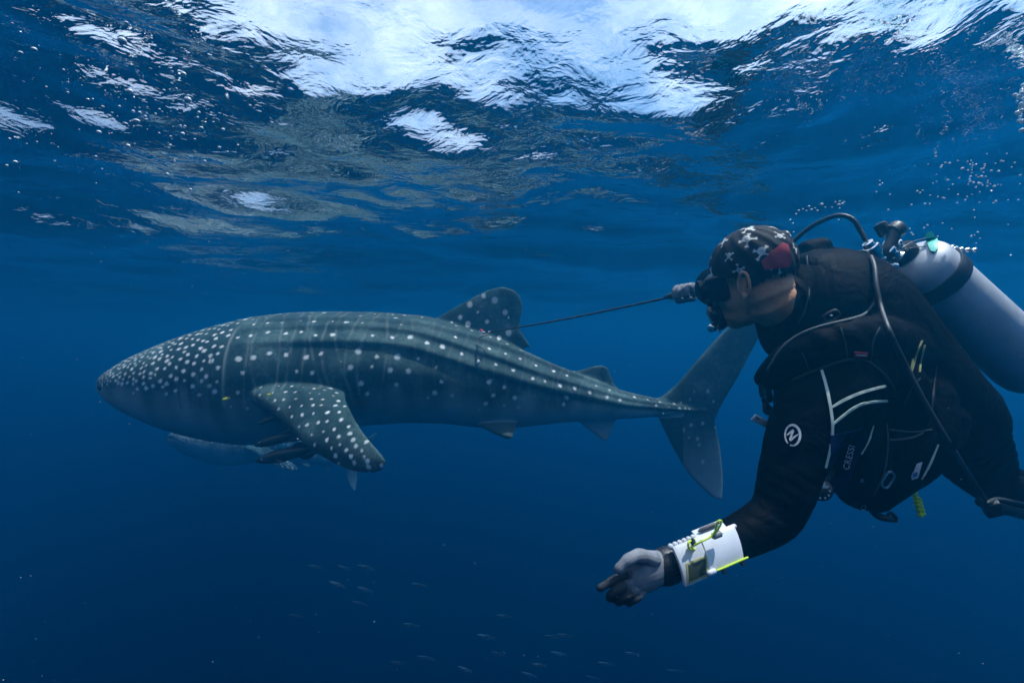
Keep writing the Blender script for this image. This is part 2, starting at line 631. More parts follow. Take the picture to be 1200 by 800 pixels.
FINS = {
    'dorsal': [(f3(500, 384, 0), f3(614, 420, 0), .085), (f3(513, 372, 0), f3(611, 396, 0), .07), (f3(532, 361, 0), f3(609, 380, 0), .055),
               (f3(552, 350, 0), f3(612, 363, 0), .042), (f3(572, 340, 0), f3(610, 349, 0), .034), (f3(588, 336, 0), f3(603, 340, 0), .026)],
    'dorsal_tip': [(f3(560, 385, 0), f3(578, 412, 0), .06), (f3(590, 380, 0), f3(600, 409, 0), .045), (f3(607, 385, 0), f3(613, 408, 0), .034), (f3(619, 402, 0), f3(622, 407, 0), .026)],
    'dorsal2': [(f3(664, 436, 0), f3(722, 462, 0), .045), (f3(682, 433, 0), f3(719, 448, 0), .036), (f3(695, 429, 0), f3(715, 438, 0), .03), (f3(704, 428, 0), f3(713, 431, 0), .025)],
    'dorsal2_tip': [(f3(700, 444, 0), f3(704, 456, 0), .032), (f3(714, 446, 0), f3(717, 455, 0), .026), (f3(723, 453, 0), f3(724, 456, 0), .024)],
    'anal': [(f3(668, 484, 0), f3(724, 484, 0), .04), (f3(682, 497, 0), f3(720, 496, 0), .032), (f3(694, 506, 0), f3(715, 508, 0), .027), (f3(704, 514, 0), f3(711, 517, 0), .024)],
    'upper_lobe': [(f3(748, 470, 0), f3(836, 496, 0), .06), (f3(772, 466, 0), f3(838, 490, 0), .055), (f3(793, 450, 0), f3(846, 473, 0), .046), (f3(818, 421, 0), f3(864, 443, 0), .04),
                   (f3(845, 391, 0), f3(881, 411, 0), .034), (f3(872, 367, 0), f3(898, 379, 0), .03), (f3(903, 346, 0), f3(911, 350, 0), .024)],
    'lower_lobe': [(f3(765, 474, 0), f3(836, 484, 0), .055), (f3(774, 494, 0), f3(839, 502, 0), .046), (f3(787, 521, 0), f3(844, 526, 0), .038), (f3(808, 556, 0), f3(847, 560, 0), .03), (f3(834, 582, 0), f3(846, 585, 0), .024)],
}
def pectoral(side):
    """side -1 is the near fin; the far one is its mirror image, a little lower"""
    st = [((286, 452), (404, 462), 3.22, .13), ((294, 466), (405, 468), 3.06, .10), ((324, 487), (410, 480), 2.94, .075), ((353, 517), (421, 500), 2.82, .055),
          ((385, 539), (433, 516), 2.74, .042), ((413, 551), (445, 530), 2.69, .034), ((436, 553), (452, 540), 2.665, .027), ((446, 548.5), (452, 543.5), 2.66, .022)]
    out = []
    for a, b, d, t in st:
        l, r = persp(*a, d), persp(*b, d - 0.04)
        if side > 0:
            l[1] *= -1; r[1] *= -1
        out.append((l, r, t))
    return out
FINS['near_pectoral'] = pectoral(-1)
FINS['far_pectoral'] = pectoral(1)
def pelvic(side):
    y = -0.20 * side
    return [(f3(556, 488, y * .8), f3(606, 488, y * .8), .04), (f3(574, 497, y * 1.2), f3(604, 497, y * 1.2), .032), (f3(592, 503, y * 1.5), f3(600, 504, y * 1.5), .024)]
FINS['near_pelvic'] = pelvic(1)
FINS['far_pelvic'] = pelvic(-1)

def build_shark_mesh():
    ths = np.linspace(0, 360, 145)[:-1]
    stations = np.concatenate([[117, 118, 119, 121], np.arange(124, 827, 3.0)])
    rings = []
    for x in stations:
        side = np.where(ths <= 180, 1.0, -1.0)
        th = np.where(ths <= 180, ths, 360 - ths)
        rings.append(body_pt(np.full_like(th, x), th, side, ridge_lift(np.full_like(th, x), th)))
    V = np.array(rings)
    n, k = V.shape[:2]
    F = grid_faces(n, k, True) + [list(range(k))[::-1], list(range((n - 1) * k, n * k))]
    parts = [(V.reshape(-1, 3), F)] + [plate(s) for s in FINS.values()]
    co, fs, no = remesh(parts, 0.0078, 5, 0.5)
    # ---- pigment: R spots, G dark back to pale belly, B fine pale lines and creases
    spots, rad = [], []
    g = np.random.default_rng(5)
    def add(p, r):
        spots.append(p); rad.append(r)
    x = 119.5; row = 0
    while x < 306:
        u = (x - 119.5) / 186
        step = 4.4 + 7.6 * u ** 0.8
        r = (0.95 + 1.15 * u ** 0.8) * SPX
        t, b, w = prof(x)
        per = 0.5 * PI * math.sqrt(((b - t) ** 2 / 4 + w ** 2) / 2)
        m = max(4, int(per / step))
        lim = np.interp(x, [119, 150, 220, 300], [80, 88, 92, 100])
        for k in range(m + 1):
            th = (k + 0.5 * (row % 2) + g.uniform(-.26, .26)) / m * 90
            if th > lim + g.uniform(-5, 5): continue
            for s in (1, -1):
                add(body_pt(x + g.uniform(-.26, .26) * step, th, s), r * g.uniform(0.72, 1.22))
        x += step * 0.86; row += 1
    x = 318; row = 0
    while x < 812:
        step = np.interp(x, [318, 420, 600, 800], [15, 18.5, 18.5, 13])
        a1, a2, a3 = (np.interp(x, *q) for q in RIDGE)
        size = np.interp(x, [318, 420, 560, 700, 800], [1.95, 2.4, 2.45, 2.1, 1.5])
        rows = [(a1 * .12, .62), (a1 * .48, .72), (a1 * .84, .78), ((a1 + a2) / 2, .92), ((a2 + a3) / 2, 1.08), (a3 + 11, 1.2), (a3 + 24, 1.1), (a3 + 36, 1.05), (a3 + 47, .75)]
        for k, (th, q) in enumerate(rows):
            if x > 660 and k > 4: continue
            if x > 610 and k > 6: continue
            if k == 8 and g.random() < .5: continue
            if k >= 5 and g.random() < .24: continue
            if g.random() < .07: continue
            o = 0.5 * step if k % 2 else 0.0
            for s in (1, -1):
                add(body_pt(x + o + g.uniform(-.17, .17) * step, th + g.uniform(-2.6, 2.6), s), size * SPX * q * g.uniform(.6, 1.15))
        x += step; row += 1
    for name in ('near_pectoral', 'far_pectoral'):
        S = spline([list(a) + list(b) + [t] for a, b, t in FINS[name]], 60)
        for i in range(4, 59, 3):
            lead, trail, th = S[i, :3], S[i, 3:6], S[i, 6]
            ch = np.linalg.norm(trail - lead)
            sp = nrm((S[min(i + 1, 59), :6] - S[i - 1, :6]).reshape(2, 3).mean(0))
            nn = nrm(np.cross(nrm(trail - lead), sp))
            m = max(1, int(ch / (10.5 * SPX)))
            for k in range(m):
                c = (k + 0.5 + 0.35 * (1 if (i // 3) % 2 else -1) + g.uniform(-.2, .2)) / m
                if not .06 < c < .96: continue
                q = lead + (trail - lead) * c
                hh = th * (0.5 * math.sin(PI * c ** 0.75) ** 0.65 + 0.16)
                for s in (1, -1):
                    add(q + s * nn * hh * .9, g.uniform(1.1, 2.1) * SPX * (0.8 if i < 14 else 1.0))
    flat = []
    for px, py, r in ((551, 357, 2.6), (580, 352, 2.9), (592, 366, 2.4), (549, 380, 2.6), (571, 377, 1.8), (596, 390, 2.7), (585, 396, 1.9), (567, 347, 2.2), (560, 366, 1.2), (540, 372, 2), (596, 372, 1.0)):
        flat.append((sx(px), sz(py), r * SPX * 1.15))
    for px, py in ((807, 467), (800, 477), (796, 471), (808, 497), (800, 502), (822, 495), (816, 513), (800, 505), (828, 458), (812, 458), (818, 520), (838, 500), (806, 512), (822, 540), (835, 470)):
        flat.append((sx(px), sz(py), g.uniform(.9, 1.8) * SPX))
    kd = kdtree.KDTree(len(spots))
    for i, p in enumerate(spots):
        kd.insert(Vector(p), i)
    kd.balance()
    R = np.zeros(len(co))
    edir = nrm(g.normal(0, 1, (len(spots), 3))); stretch = g.uniform(-.55, .9, len(spots))
    rad = np.array(rad)
    bright = g.uniform(.8, 1.0, len(rad))
    for i, p in enumerate(co):
        for q, j, d in kd.find_n(Vector(p), 3):
            w = p - np.array(q)
            d = math.sqrt(d * d + stretch[j] * (w @ edir[j]) ** 2) + rad[j] * .13 * math.sin(p[0] * 310 + p[2] * 270 + j)
            v = bright[j] * min(1.0, max(0.0, (rad[j] * 1.22 - d) / (rad[j] * 0.40)))
            if v > R[i]: R[i] = v
    for fx, fz, fr in flat:
        d = np.hypot(co[:, 0] - fx, (co[:, 2] - fz) * .85)
        R = np.where(np.abs(co[:, 1]) < .10, np.maximum(R, np.clip((fr * 1.2 - d) / (fr * .5), 0, np.where(fx > sx(780), .45, .7))), R)
    xp = unwarp(co[:, 0] / SPX + 420)
    py = 440 - co[:, 2] / SPX
    t, b, w = prof(np.clip(xp, 117, 826))
    zz = (-(co[:, 2] / SPX) + 440 - (t + b) / 2) / np.maximum((b - t) / 2, 4)   # -1 back .. 1 belly
    yy = np.abs(co[:, 1]) / SPX / np.maximum(w, 4)
    th = np.degrees(np.arctan2(yy, -zz))
    lim = np.interp(xp, [119, 160, 250, 330, 450, 600, 760, 830], [88, 94, 101, 112, 118, 110, 104, 100])
    wob = 5 * np.sin(xp * .09) + 3 * np.sin(xp * .23 + 1)
    G = np.clip((th - lim - wob + 12) / 34, 0, 1)
    onfin = (yy > 1.12) | (zz < -1.15) | (zz > 1.2) | (xp > 800)
    und = np.clip(-no[:, 2] * 1.6 - 0.2, 0, 1)
    G = np.where(onfin, und * 0.35, G)
    G = np.where((py > 494) & (xp > 655) & (xp < 740), 0.95, G)
    G = np.where((yy ** 2 + zz ** 2 > 1.10) & (py > 482) & (xp > 545) & (xp < 614), 0.06, G)
    G = np.where(xp > 800, np.clip((py - 500) / 85, 0, 1) * .7 + .04, G)
    R = R * np.where(onfin, 1.0, np.clip(1.25 - G * 1.3, 0, 1))
    # wavering pale lines down the flanks, and the pale fold by the last gill
    Bl = np.zeros(len(co)); dark = np.zeros(len(co))
    x = 326.0
    while x < 780:
        xc = x + 6 * np.sin(np.radians(th) * 2.3 + x) + 5 * (th / 60 - 1) * (1 if x < 430 else .2) * (2.0 if x < 430 else 1)
        Bl = np.maximum(Bl, (0.30 if x < 470 else 0.15) * np.exp(-0.5 * ((xp - xc) / 0.85) ** 2) * (0.35 + 0.65 * (np.sin(th * .17 + x * 1.3) > -.2)))
        x += g.uniform(11, 17)
    Bl *= ((th > 12) & (th < lim + 4) & ~onfin)
    fold = np.exp(-0.5 * ((xp - 309 - (th - 60) * .03) / 1.1) ** 2) * np.clip((th - 34) / 16, 0, 1) * ((th < 108) & ~onfin)
    Bl = np.maximum(Bl, .55 * fold)
    for xc in (258, 270, 282, 294):
        dark = np.maximum(dark, .5 * np.exp(-0.5 * ((xp - xc - (th - 80) * .05) / .9) ** 2) * ((th > 62) & (th < 108)))
    # mouth line
    ml = np.exp(-0.5 * (((440 - co[:, 2] / SPX) - np.interp(xp, [117, 124, 142], [447, 451, 459])) / 1.1) ** 2) * (xp < 142)
    dark = np.maximum(dark, ml)
    for s in (1, -1):
        de = np.linalg.norm(co - body_pt(np.array(145.0), np.array(90.0), s), axis=1)
        Bl = np.maximum(Bl, .5 * np.exp(-0.5 * ((de - .034) / .006) ** 2))
    Bl = np.clip(Bl, 0, 1)
    co = co + no * (0.004 * fold - 0.007 * dark)[:, None]
    A = np.stack([R, G, Bl, 1 - dark], -1)
    return co, fs, A

def shark_material():
    m = NT("whale_shark_skin")
    at = m.n('ShaderNodeAttribute', attribute_name='pigment')
    sp = m.n('ShaderNodeSeparateColor', {'Color': at.outputs['Color']})
    tc = m.n('ShaderNodeTexCoord')
    big = m.n('ShaderNodeTexNoise', {'Vector': tc.outputs['Object'], 'Scale': 3.4, 'Detail': 6.0, 'Roughness': 0.65})
    fine = m.n('ShaderNodeTexNoise', {'Vector': tc.outputs['Object'], 'Scale': 60.0, 'Detail': 4.0, 'Roughness': 0.7})
    back = m.ramp(big.outputs['Fac'], [(0.30, (0.012, 0.032, 0.033)), (0.50, (0.030, 0.064, 0.062)), (0.68, (0.11, 0.175, 0.16))])
    mid = m.n('ShaderNodeTexNoise', {'Vector': tc.outputs['Object'], 'Scale': 15.0, 'Detail': 5.0, 'Roughness': 0.7, 'Distortion': 1.5})
    f3_ = m.ramp(mid.outputs['Fac'], [(0.35, (0.72, 0.72, 0.72)), (0.62, (1.3, 1.3, 1.3))])
    f2 = m.ramp(fine.outputs['Fac'], [(0.25, (0.5, 0.5, 0.5)), (0.75, (1.45, 1.45, 1.45))])
    bk = m.n('ShaderNodeMixRGB', {0: 1.0, 1: back, 2: f2}, blend_type='MULTIPLY')
    bk = m.n('ShaderNodeMixRGB', {0: 1.0, 1: bk.outputs[0], 2: f3_}, blend_type='MULTIPLY')
    belly = m.ramp(big.outputs['Fac'], [(0.3, (0.36, 0.43, 0.45)), (0.7, (0.52, 0.58, 0.60))])
    c1 = m.n('ShaderNodeMixRGB', {0: sp.outputs[1], 1: bk.outputs[0], 2: belly})
    c2 = m.n('ShaderNodeMixRGB', {0: sp.outputs[2], 1: c1.outputs[0], 2: (0.42, 0.46, 0.44, 1)})
    c3 = m.n('ShaderNodeMixRGB', {0: sp.outputs[0], 1: c2.outputs[0], 2: (0.93, 0.96, 0.92, 1)})
    dk = m.n('ShaderNodeMixRGB', {0: at.outputs['Alpha'], 1: (0.015, 0.02, 0.022, 1), 2: c3.outputs[0]})
    b = m.n('ShaderNodeBump', {'Height': fine.outputs['Fac'], 'Strength': 0.25, 'Distance': 0.006})
    s = m.n('ShaderNodeBsdfPrincipled', {'Base Color': dk.outputs[0], 'Roughness': 0.72, 'Specular IOR Level': 0.2, 'Normal': b.outputs['Normal']})
    return m.surf(s.outputs[0])

M_SHARK = shark_material()
M_EYE = simple("dark_eye", (0.008, 0.009, 0.011), 0.2, noise=0.2)
co, fs, A = build_shark_mesh()
shark = part("whale_shark", co + np.array(S0), fs, M_SHARK, None, attr=A, loc=S0)
tag(shark, 'big white-spotted whale shark swimming left close under the surface', 'whale shark', 'whale sharks in the open water')
for s in (1, -1):
    e = body_pt(np.array(145.0), np.array(90.0), s)
    v, f = ellipsoid(e + np.array(S0), np.eye(3), (.021, .012, .019), 12, 8)
    part("eye", v, f, M_EYE, shark)
shark2 = shark.copy()
COL.objects.link(shark2)
for ch in list(shark.children):
    c = ch.copy(); COL.objects.link(c); c.parent = shark2
shark2.name = "whale_shark"
shark2['label'] = 'second whale shark, only a faint blue shape below the head of the big one'
shark2.rotation_euler = (math.radians(-4), math.radians(14), math.radians(50))
# its snout is seen just under the first one's jaw
off = Matrix.LocRotScale(None, shark2.rotation_euler, None) @ Vector((sx(150), 0, 0))
shark2.location = P(201, 511, 7.6) - off * 0.8
shark2.scale = (.8, .8, .8)

# ------------------------------------------------------------------ the diver
def pp(px, py, d):
    return np.array(P(px, py, d))

def limb(pts, sides=20, up=(0, 0, 1), n=None):
    """pts: (px, py, distance, radius px across the picture[, radius px in depth])"""
    a = np.array([[*pp(p[0], p[1], p[2]), p[3] * p[2] / F, (p[4] if len(p) > 4 else p[3]) * p[2] / F] for p in pts])
    s = spline(a, n or 7 * len(pts))
    return sweep(s[:, :3], np.maximum(s[:, 3:5], 0.003), sides, up)

def skin_material():
    m = NT("weathered_skin")
    tc = m.n('ShaderNodeTexCoord')
    n1 = m.n('ShaderNodeTexNoise', {'Vector': tc.outputs['Object'], 'Scale': 24.0, 'Detail': 5.0, 'Roughness': 0.65})
    n2 = m.n('ShaderNodeTexNoise', {'Vector': tc.outputs['Object'], 'Scale': 260.0, 'Detail': 3.0})
    c = m.ramp(n1.outputs['Fac'], [(0.28, (0.56, 0.22, 0.11)), (0.5, (0.70, 0.33, 0.18)), (0.74, (0.78, 0.44, 0.28))])
    b = m.n('ShaderNodeBump', {'Height': n2.outputs['Fac'], 'Strength': 0.35, 'Distance': 0.0015})
    s = m.n('ShaderNodeBsdfPrincipled', {'Base Color': c, 'Roughness': 0.5, 'Specular IOR Level': 0.4, 'Normal': b.outputs['Normal'],
                                         'Subsurface Weight': 0.0})
    return m.surf(s.outputs[0])
M_SKIN = skin_material()

def two_tone(name, c0, c1, rough=0.7, bump=0.25, bscale=350):
    """pigment R mixes the two colours"""
    m = NT(name)
    at = m.n('ShaderNodeAttribute', attribute_name='pigment')
    sp = m.n('ShaderNodeSeparateColor', {'Color': at.outputs['Color']})
    tc = m.n('ShaderNodeTexCoord')
    nz = m.n('ShaderNodeTexNoise', {'Vector': tc.outputs['Object'], 'Scale': 45.0, 'Detail': 6.0})
    k = m.ramp(nz.outputs['Fac'], [(0.3, (0.72, 0.72, 0.72)), (0.7, (1.15, 1.15, 1.15))])
    mixc = m.n('ShaderNodeMixRGB', {0: sp.outputs[0], 1: (*c0, 1), 2: (*c1, 1)})
    mul = m.n('ShaderNodeMixRGB', {0: 1.0, 1: mixc.outputs[0], 2: k}, blend_type='MULTIPLY')
    n2 = m.n('ShaderNodeTexNoise', {'Vector': tc.outputs['Object'], 'Scale': bscale, 'Detail': 3.0})
    b = m.n('ShaderNodeBump', {'Height': n2.outputs['Fac'], 'Strength': bump, 'Distance': 0.002})
    s = m.n('ShaderNodeBsdfPrincipled', {'Base Color': mul.outputs[0], 'Roughness': rough, 'Specular IOR Level': 0.3, 'Normal': b.outputs['Normal']})
    return m.surf(s.outputs[0])
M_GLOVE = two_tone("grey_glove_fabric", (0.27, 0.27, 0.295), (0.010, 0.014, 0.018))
M_CAP = two_tone("printed_bandana_cloth", (0.004, 0.005, 0.008), (0.78, 0.82, 0.80), 0.8, 0.3, 500)

diver = root("person", P(1010, 420, 1.3), 'scuba diver in a black wetsuit and printed bandana, reaching out towards the shark', 'person')

HC = pp(884, 330, 1.31)
HF, HL, HU = frame((-0.64, 0.73, -0.20), (-0.29, 0.02, 0.95))
HAX = (HF, HL, HU)
def H(a, b, c):
    return HC + HF * a + HL * b + HU * c
SK = H(-0.008, 0, 0.043)
SKR = (0.098, 0.077, 0.087)

TORSO = [(930, 356, 1.335, 40, 38), (948, 356, 1.345, 66, 60), (985, 374, 1.36, 78, 74), (1030, 420, 1.37, 68, 70), (1075, 464, 1.39, 60, 66), (1102, 484, 1.42, 50, 56), (1120, 500, 1.45, 42, 48)]
LARM = [(1000, 440, 1.20, 46, 44), (972, 462, 1.16, 50, 46), (944, 500, 1.13, 40, 40), (930, 540, 1.11, 35, 36), (919, 580, 1.09, 31, 33), (910, 604, 1.085, 28, 30)]
LFORE = [(917, 590, 1.088, 29, 31), (906, 606, 1.083, 29, 30), (880, 622, 1.07, 26, 28), (840, 640, 1.05, 22, 24), (800, 657, 1.03, 19, 20), (782, 664, 1.02, 18, 17)]
RARM = [(955, 345, 1.50, 48), (920, 345, 1.60, 40), (888, 344, 1.72, 32), (862, 338, 1.84, 27), (848, 336, 1.90, 26), (840, 336, 1.94, 25)]
LLEG = [(1106, 478, 1.41, 52), (1121, 503, 1.44, 46), (1143, 538, 1.48, 37), (1163, 566, 1.52, 25), (1186, 577, 1.54, 21), (1225, 582, 1.58, 22), (1290, 588, 1.64, 15), (1330, 590, 1.68, 13)]
RLEG = [(1102, 470, 1.50, 46), (1122, 498, 1.58, 40), (1146, 534, 1.66, 32), (1172, 562, 1.72, 23), (1215, 574, 1.80, 21), (1290, 575, 1.9, 22), (1350, 578, 1.98, 14)]
BOOT = [(1325, 590, 1.675, 15), (1352, 592, 1.70, 17), (1378, 610, 1.72, 12), (1395, 628, 1.73, 9)]

def thin(pts, k):
    return [(p[0], p[1], p[2], *[q * k for q in p[3:]]) for p in pts]

ear_c = H(0.006, 0.076, -0.002)
def ear(side):
    c = H(0.004, 0.073 * side, 0.0)
    out = nrm(HL * side - 0.45 * HF)
    e1 = nrm(HU - 0.18 * HF); e2 = nrm(-HF + 0.35 * HL * side)
    a = np.radians(np.linspace(-120, 165, 22))
    rim = np.array([c + e1 * 0.031 * math.cos(t) * 1.0 + e2 * (0.017 * math.sin(t) + 0.008) + out * 0.008 for t in a])
    lobe = c - e1 * 0.030 + e2 * 0.004 + out * 0.006
    A = (e2, out, e1)
    return [sweep(rim, np.interp(np.linspace(0, 1, 22), [0, .3, .8, 1], [.0042, .0052, .005, .004]), 8),
            ellipsoid(c + e2 * 0.006, A, (.014, .005, .027)), ellipsoid(lobe, A, (.009, .0055, .010)),
            ellipsoid(c - e2 * 0.006 + out * 0.005 - e1 * .006, A, (.005, .005, .008))]

head = [ellipsoid(SK, HAX, SKR, 28, 20), ellipsoid(H(0.032, 0, -0.018), HAX, (.070, .062, .080), 24, 18),
        ellipsoid(H(0.044, 0, -0.066), HAX, (.056, .049, .040), 20, 14), ellipsoid(H(0.074, 0, -0.088), HAX, (.024, .028, .021)),
        ellipsoid(H(0.045, 0.038, -0.030), HAX, (.034, .022, .032)), ellipsoid(H(0.045, -0.038, -0.030), HAX, (.034, .022, .032)),
        ellipsoid(H(0.060, 0, 0.030), HAX, (.038, .052, .014)),
        sweep([H(0.094, 0, 0.018), H(0.106, 0, -0.006), H(0.118, 0, -0.024)], [.008, .011, .012], 10, HU),
        ellipsoid(H(0.104, 0.011, -0.027), HAX, (.010, .007, .007)), ellipsoid(H(0.104, -0.011, -0.027), HAX, (.010, .007, .007)),
        ellipsoid(H(0.094, 0, -0.051), HAX, (.010, .024, .006)), ellipsoid(H(0.093, 0, -0.062), HAX, (.010, .022, .007)),
        sweep(spline([H(-0.025, 0, -0.01), H(-0.028, 0, -0.055), pp(918, 358, 1.325), pp(945, 366, 1.34)], 14), np.interp(np.linspace(0, 1, 14), [0, .5, 1], [.062, .064, .075]), 24),
        sweep([H(0.0, .055, -0.02), pp(918, 366, 1.29)], [.014, .016], 10)] + ear(1) + ear(-1)
torso_skin = [limb(thin(t, .86), 22) for t in (TORSO, LARM, LFORE, RARM, LLEG, RLEG)]
co, fs, no = remesh(head + torso_skin, 0.0034, 5)
body = part("body", co, fs, M_SKIN, diver)
BV_BODY = bvh_of((co, fs))
for s in (1, -1):
    v, f = ellipsoid(H(0.077, 0.031 * s, 0.008), HAX, (.012, .012, .012), 14, 10)
    part("eye", v, f, M_WHITE, body)

suit_parts = [limb(t, 26) for t in (TORSO, LARM, LFORE, RARM, LLEG, RLEG, BOOT)]
suit_parts.append(limb([(921, 357, 1.315, 37, 40), (936, 361, 1.33, 48, 48)], 26))
suit_parts.append(limb([(950, 318, 1.44, 26, 40), (985, 322, 1.45, 30, 40), (1015, 345, 1.45, 34, 40)], 20))
suit_parts.append(limb([(946, 292, 1.40, 11, 14), (962, 288, 1.42, 10, 14)], 14))
co, fs, no = remesh(suit_parts, 0.0062, 8)
# creases at the elbow, armpit and waist
g = np.random.default_rng(3)
def crease(co, no, centre, r, axis, wl, amp):
    d = np.linalg.norm(co - centre, axis=1)
    w = np.exp(-(d / r) ** 2)
    ax = nrm(vec(axis))
    s = (co - centre) @ ax
    other = (co - centre) @ nrm(np.cross(ax, [.3, .9, .1]))
    return co + no * (amp * w * np.sin(2 * PI * s / wl + 1.4 * np.sin(other * 30)))[:, None]
co = crease(co, no, pp(918, 590, 1.03), .07, pp(918, 580, 1.08) - pp(890, 618, 1.08), .024, .0012)
co = crease(co, no, pp(1010, 470, 1.12), .08, (1, 0, .5), .03, .0015)
co = crease(co, no, pp(1150, 540, 1.4), .12, (.5, 0, -.8), .035, .003)
co = crease(co, no, pp(950, 340, 1.2), .09, (1, 0, .2), .03, .003)
co = crease(co, no, pp(930, 530, 1.05), .12, (.2, 0, 1), .055, .0008)
wetsuit = part("wetsuit", co, fs, M_NEO, diver)
SUIT = (co, fs)
BV_SUIT = bvh_of(SUIT)

def on_suit(name, pts, w, mat, parent, n=26, off=.0015, thick=.0012, tree=None, fb=1.15):
    v, f = ribbon(tree or BV_SUIT, pts, w, n, off, thick, fb)
    return part(name, v, f, mat, parent)

on_suit("piping", [(963, 434), (968, 452), (973, 478), (975, 500), (973, 522), (967, 548)], [3.2, 3.6, 3.2, 2.6, 1.5], M_STRIPE, wetsuit, 40)
on_suit("piping", [(974.5, 477), (990, 468), (1010, 459.5), (1037, 452)], [2.4, 3.4, 3.0, 2.6], M_STRIPE, wetsuit)
on_suit("piping", [(975.5, 497), (990, 485), (1005, 475), (1020, 471), (1039, 469.5)], [2.2, 2.8, 2.6, 2.2], M_STRIPE, wetsuit)
on_suit("collar_seam", [(946, 300), (948, 335), (944, 360), (934, 382), (932, 402)], 1.2, M_GREYPIPE, wetsuit, 30)
# round emblem on the sleeve: a ring open at lower left with a bolt-like zigzag
ring = [(929 + 8.6 * math.sin(math.radians(t)), 510 - 12.0 * math.cos(math.radians(t))) for t in range(-140, 206, 10)]
on_suit("sleeve_emblem", ring, [1.4, 1.6, 3.0, 2.8, 1.4], M_LETTER, wetsuit, 60)
on_suit("sleeve_emblem", [(922.5, 510), (926, 507.3), (929.6, 504.6), (928.5, 508), (927.2, 512), (926.6, 515.4), (930.5, 512.4), (935.6, 508.8)], [.9, 2.4, 2.8, 2.0, 2.0, 2.8, 2.4, .9], M_LETTER, wetsuit, 44)

# ---- bandana cap with skull-and-crossbones print
def cap_shell(lift, res_u, res_v, low, hi_a=None, seed=2):
    R = np.array(SKR) + lift
    th = np.linspace(0.0, 2.2, res_v)
    ph = np.linspace(0, 2 * PI, res_u, endpoint=False)
    T, PH = np.meshgrid(th, ph, indexing='ij')
    a = R[0] * np.sin(T) * np.cos(PH); b = R[1] * np.sin(T) * np.sin(PH); c = R[2] * np.cos(T)
    wr = 0.0016 * np.sin(9 * PH + 5 * T) * np.sin(T) ** 2 + 0.0012 * np.sin(17 * PH - 9 * T + 1) * np.sin(T)
    n = np.stack([a / R[0] ** 2, b / R[1] ** 2, c / R[2] ** 2], -1); n = nrm(n)
    loc = np.stack([a, b, c], -1) + n * wr[..., None]
    return loc, n, T, PH

def cap_mesh(lift, res_u, res_v, lowfn, thick, keepfn=None):
    loc, n, T, PH = cap_shell(lift, res_u, res_v, None)
    h = loc[..., 2] + 0.043                     # height above the ear line
    a = loc[..., 0] - 0.008
    ok = h > lowfn(a, loc[..., 1])
    if keepfn is not None:
        ok &= keepfn(a, loc[..., 1], h)
    V = SK + loc[..., :1] * HF + loc[..., 1:2] * HL + loc[..., 2:] * HU
    N = n[..., :1] * HF + n[..., 1:2] * HL + n[..., 2:] * HU
    nv, nu = T.shape
    idx = np.arange(nv * nu).reshape(nv, nu)
    F, use = [], ok
    for i in range(nv - 1):
        for j in range(nu):
            j2 = (j + 1) % nu
            if use[i, j] and use[i + 1, j] and use[i, j2] and use[i + 1, j2]:
                F.append([idx[i, j], idx[i + 1, j], idx[i + 1, j2], idx[i, j2]])
    V = V.reshape(-1, 3); N = N.reshape(-1, 3)
    keep = sorted({k for q in F for k in q})
    mp = {k: i for i, k in enumerate(keep)}
    F = [[mp[k] for k in q] for q in F]
    V, N = V[keep], N[keep]
    cnt = {}
    for q in F:
        for k in range(4):
            e = (q[k], q[(k + 1) % 4])
            cnt[e] = cnt.get(e, 0) + 1
    rim = [e for e in cnt if (e[1], e[0]) not in cnt]
    m = len(V)
    G = [[k + m for k in q[::-1]] for q in F]
    Rm = [[b, a_, a_ + m, b + m] for a_, b in rim]
    return np.vstack([V, V - N * thick]), F + G + Rm, np.vstack([loc.reshape(-1, 3)[keep]] * 2), np.vstack([n.reshape(-1, 3)[keep]] * 2)

hem = lambda a, b: 0.020 + 0.235 * a
V, Fc, loc, nl = cap_mesh(0.0085, 330, 150, hem, 0.003)
ink = np.zeros(len(V))
g = np.random.default_rng(11)
spotsE = []
ga = PI * (3 - math.sqrt(5))
NE = 25
for k in range(NE):
    ct = 1 - (k + .5) / NE * 1.35
    st = math.sqrt(max(0, 1 - ct * ct)); ph = k * ga + g.uniform(-.15, .15)
    spotsE.append((np.array([st * math.cos(ph), st * math.sin(ph), ct]) * (np.array(SKR) + .008), g.uniform(0, 2 * PI), g.uniform(.6, .92)))
def seg(p, q, a, b, w):
    ax, ay = a; bx, by = b
    dx, dy = bx - ax, by - ay
    t = np.clip(((p - ax) * dx + (q - ay) * dy) / (dx * dx + dy * dy), 0, 1)
    return w - np.hypot(p - ax - t * dx, q - ay - t * dy)
for c, rot, sc in spotsE:
    n = nrm(c / (np.array(SKR)) ** 2)
    e1 = nrm(np.cross(n, [.2, .1, .97])); e2 = np.cross(n, e1)
    d = loc - c
    near = np.linalg.norm(d, axis=1) < .032
    p0, q0 = d[near] @ e1 / sc, d[near] @ e2 / sc
    p = p0 * math.cos(rot) + q0 * math.sin(rot); q = -p0 * math.sin(rot) + q0 * math.cos(rot)
    s = np.maximum(.0104 - np.hypot(p, q - .003), np.minimum(.0044 - np.abs(p), .0042 - np.abs(q + .0055)))
    s = np.minimum(s, np.hypot(np.abs(p) - .0036, q - .002) - .0017)
    bones = np.maximum(seg(p, q, (-.016, -.016), (.016, .010), .0021), seg(p, q, (.016, -.016), (-.016, .010), .0021))
    for kx, ky in ((-.017, -.0145), (-.0145, -.0175), (.017, -.0145), (.0145, -.0175), (.017, .0085), (.0145, .0115), (-.017, .0085), (-.0145, .0115)):
        bones = np.maximum(bones, .0029 - np.hypot(p - kx, q - ky))
    s = np.maximum(s, bones)
    ink[near] = np.maximum(ink[near], np.clip(s / .0011 + .5, 0, 1))
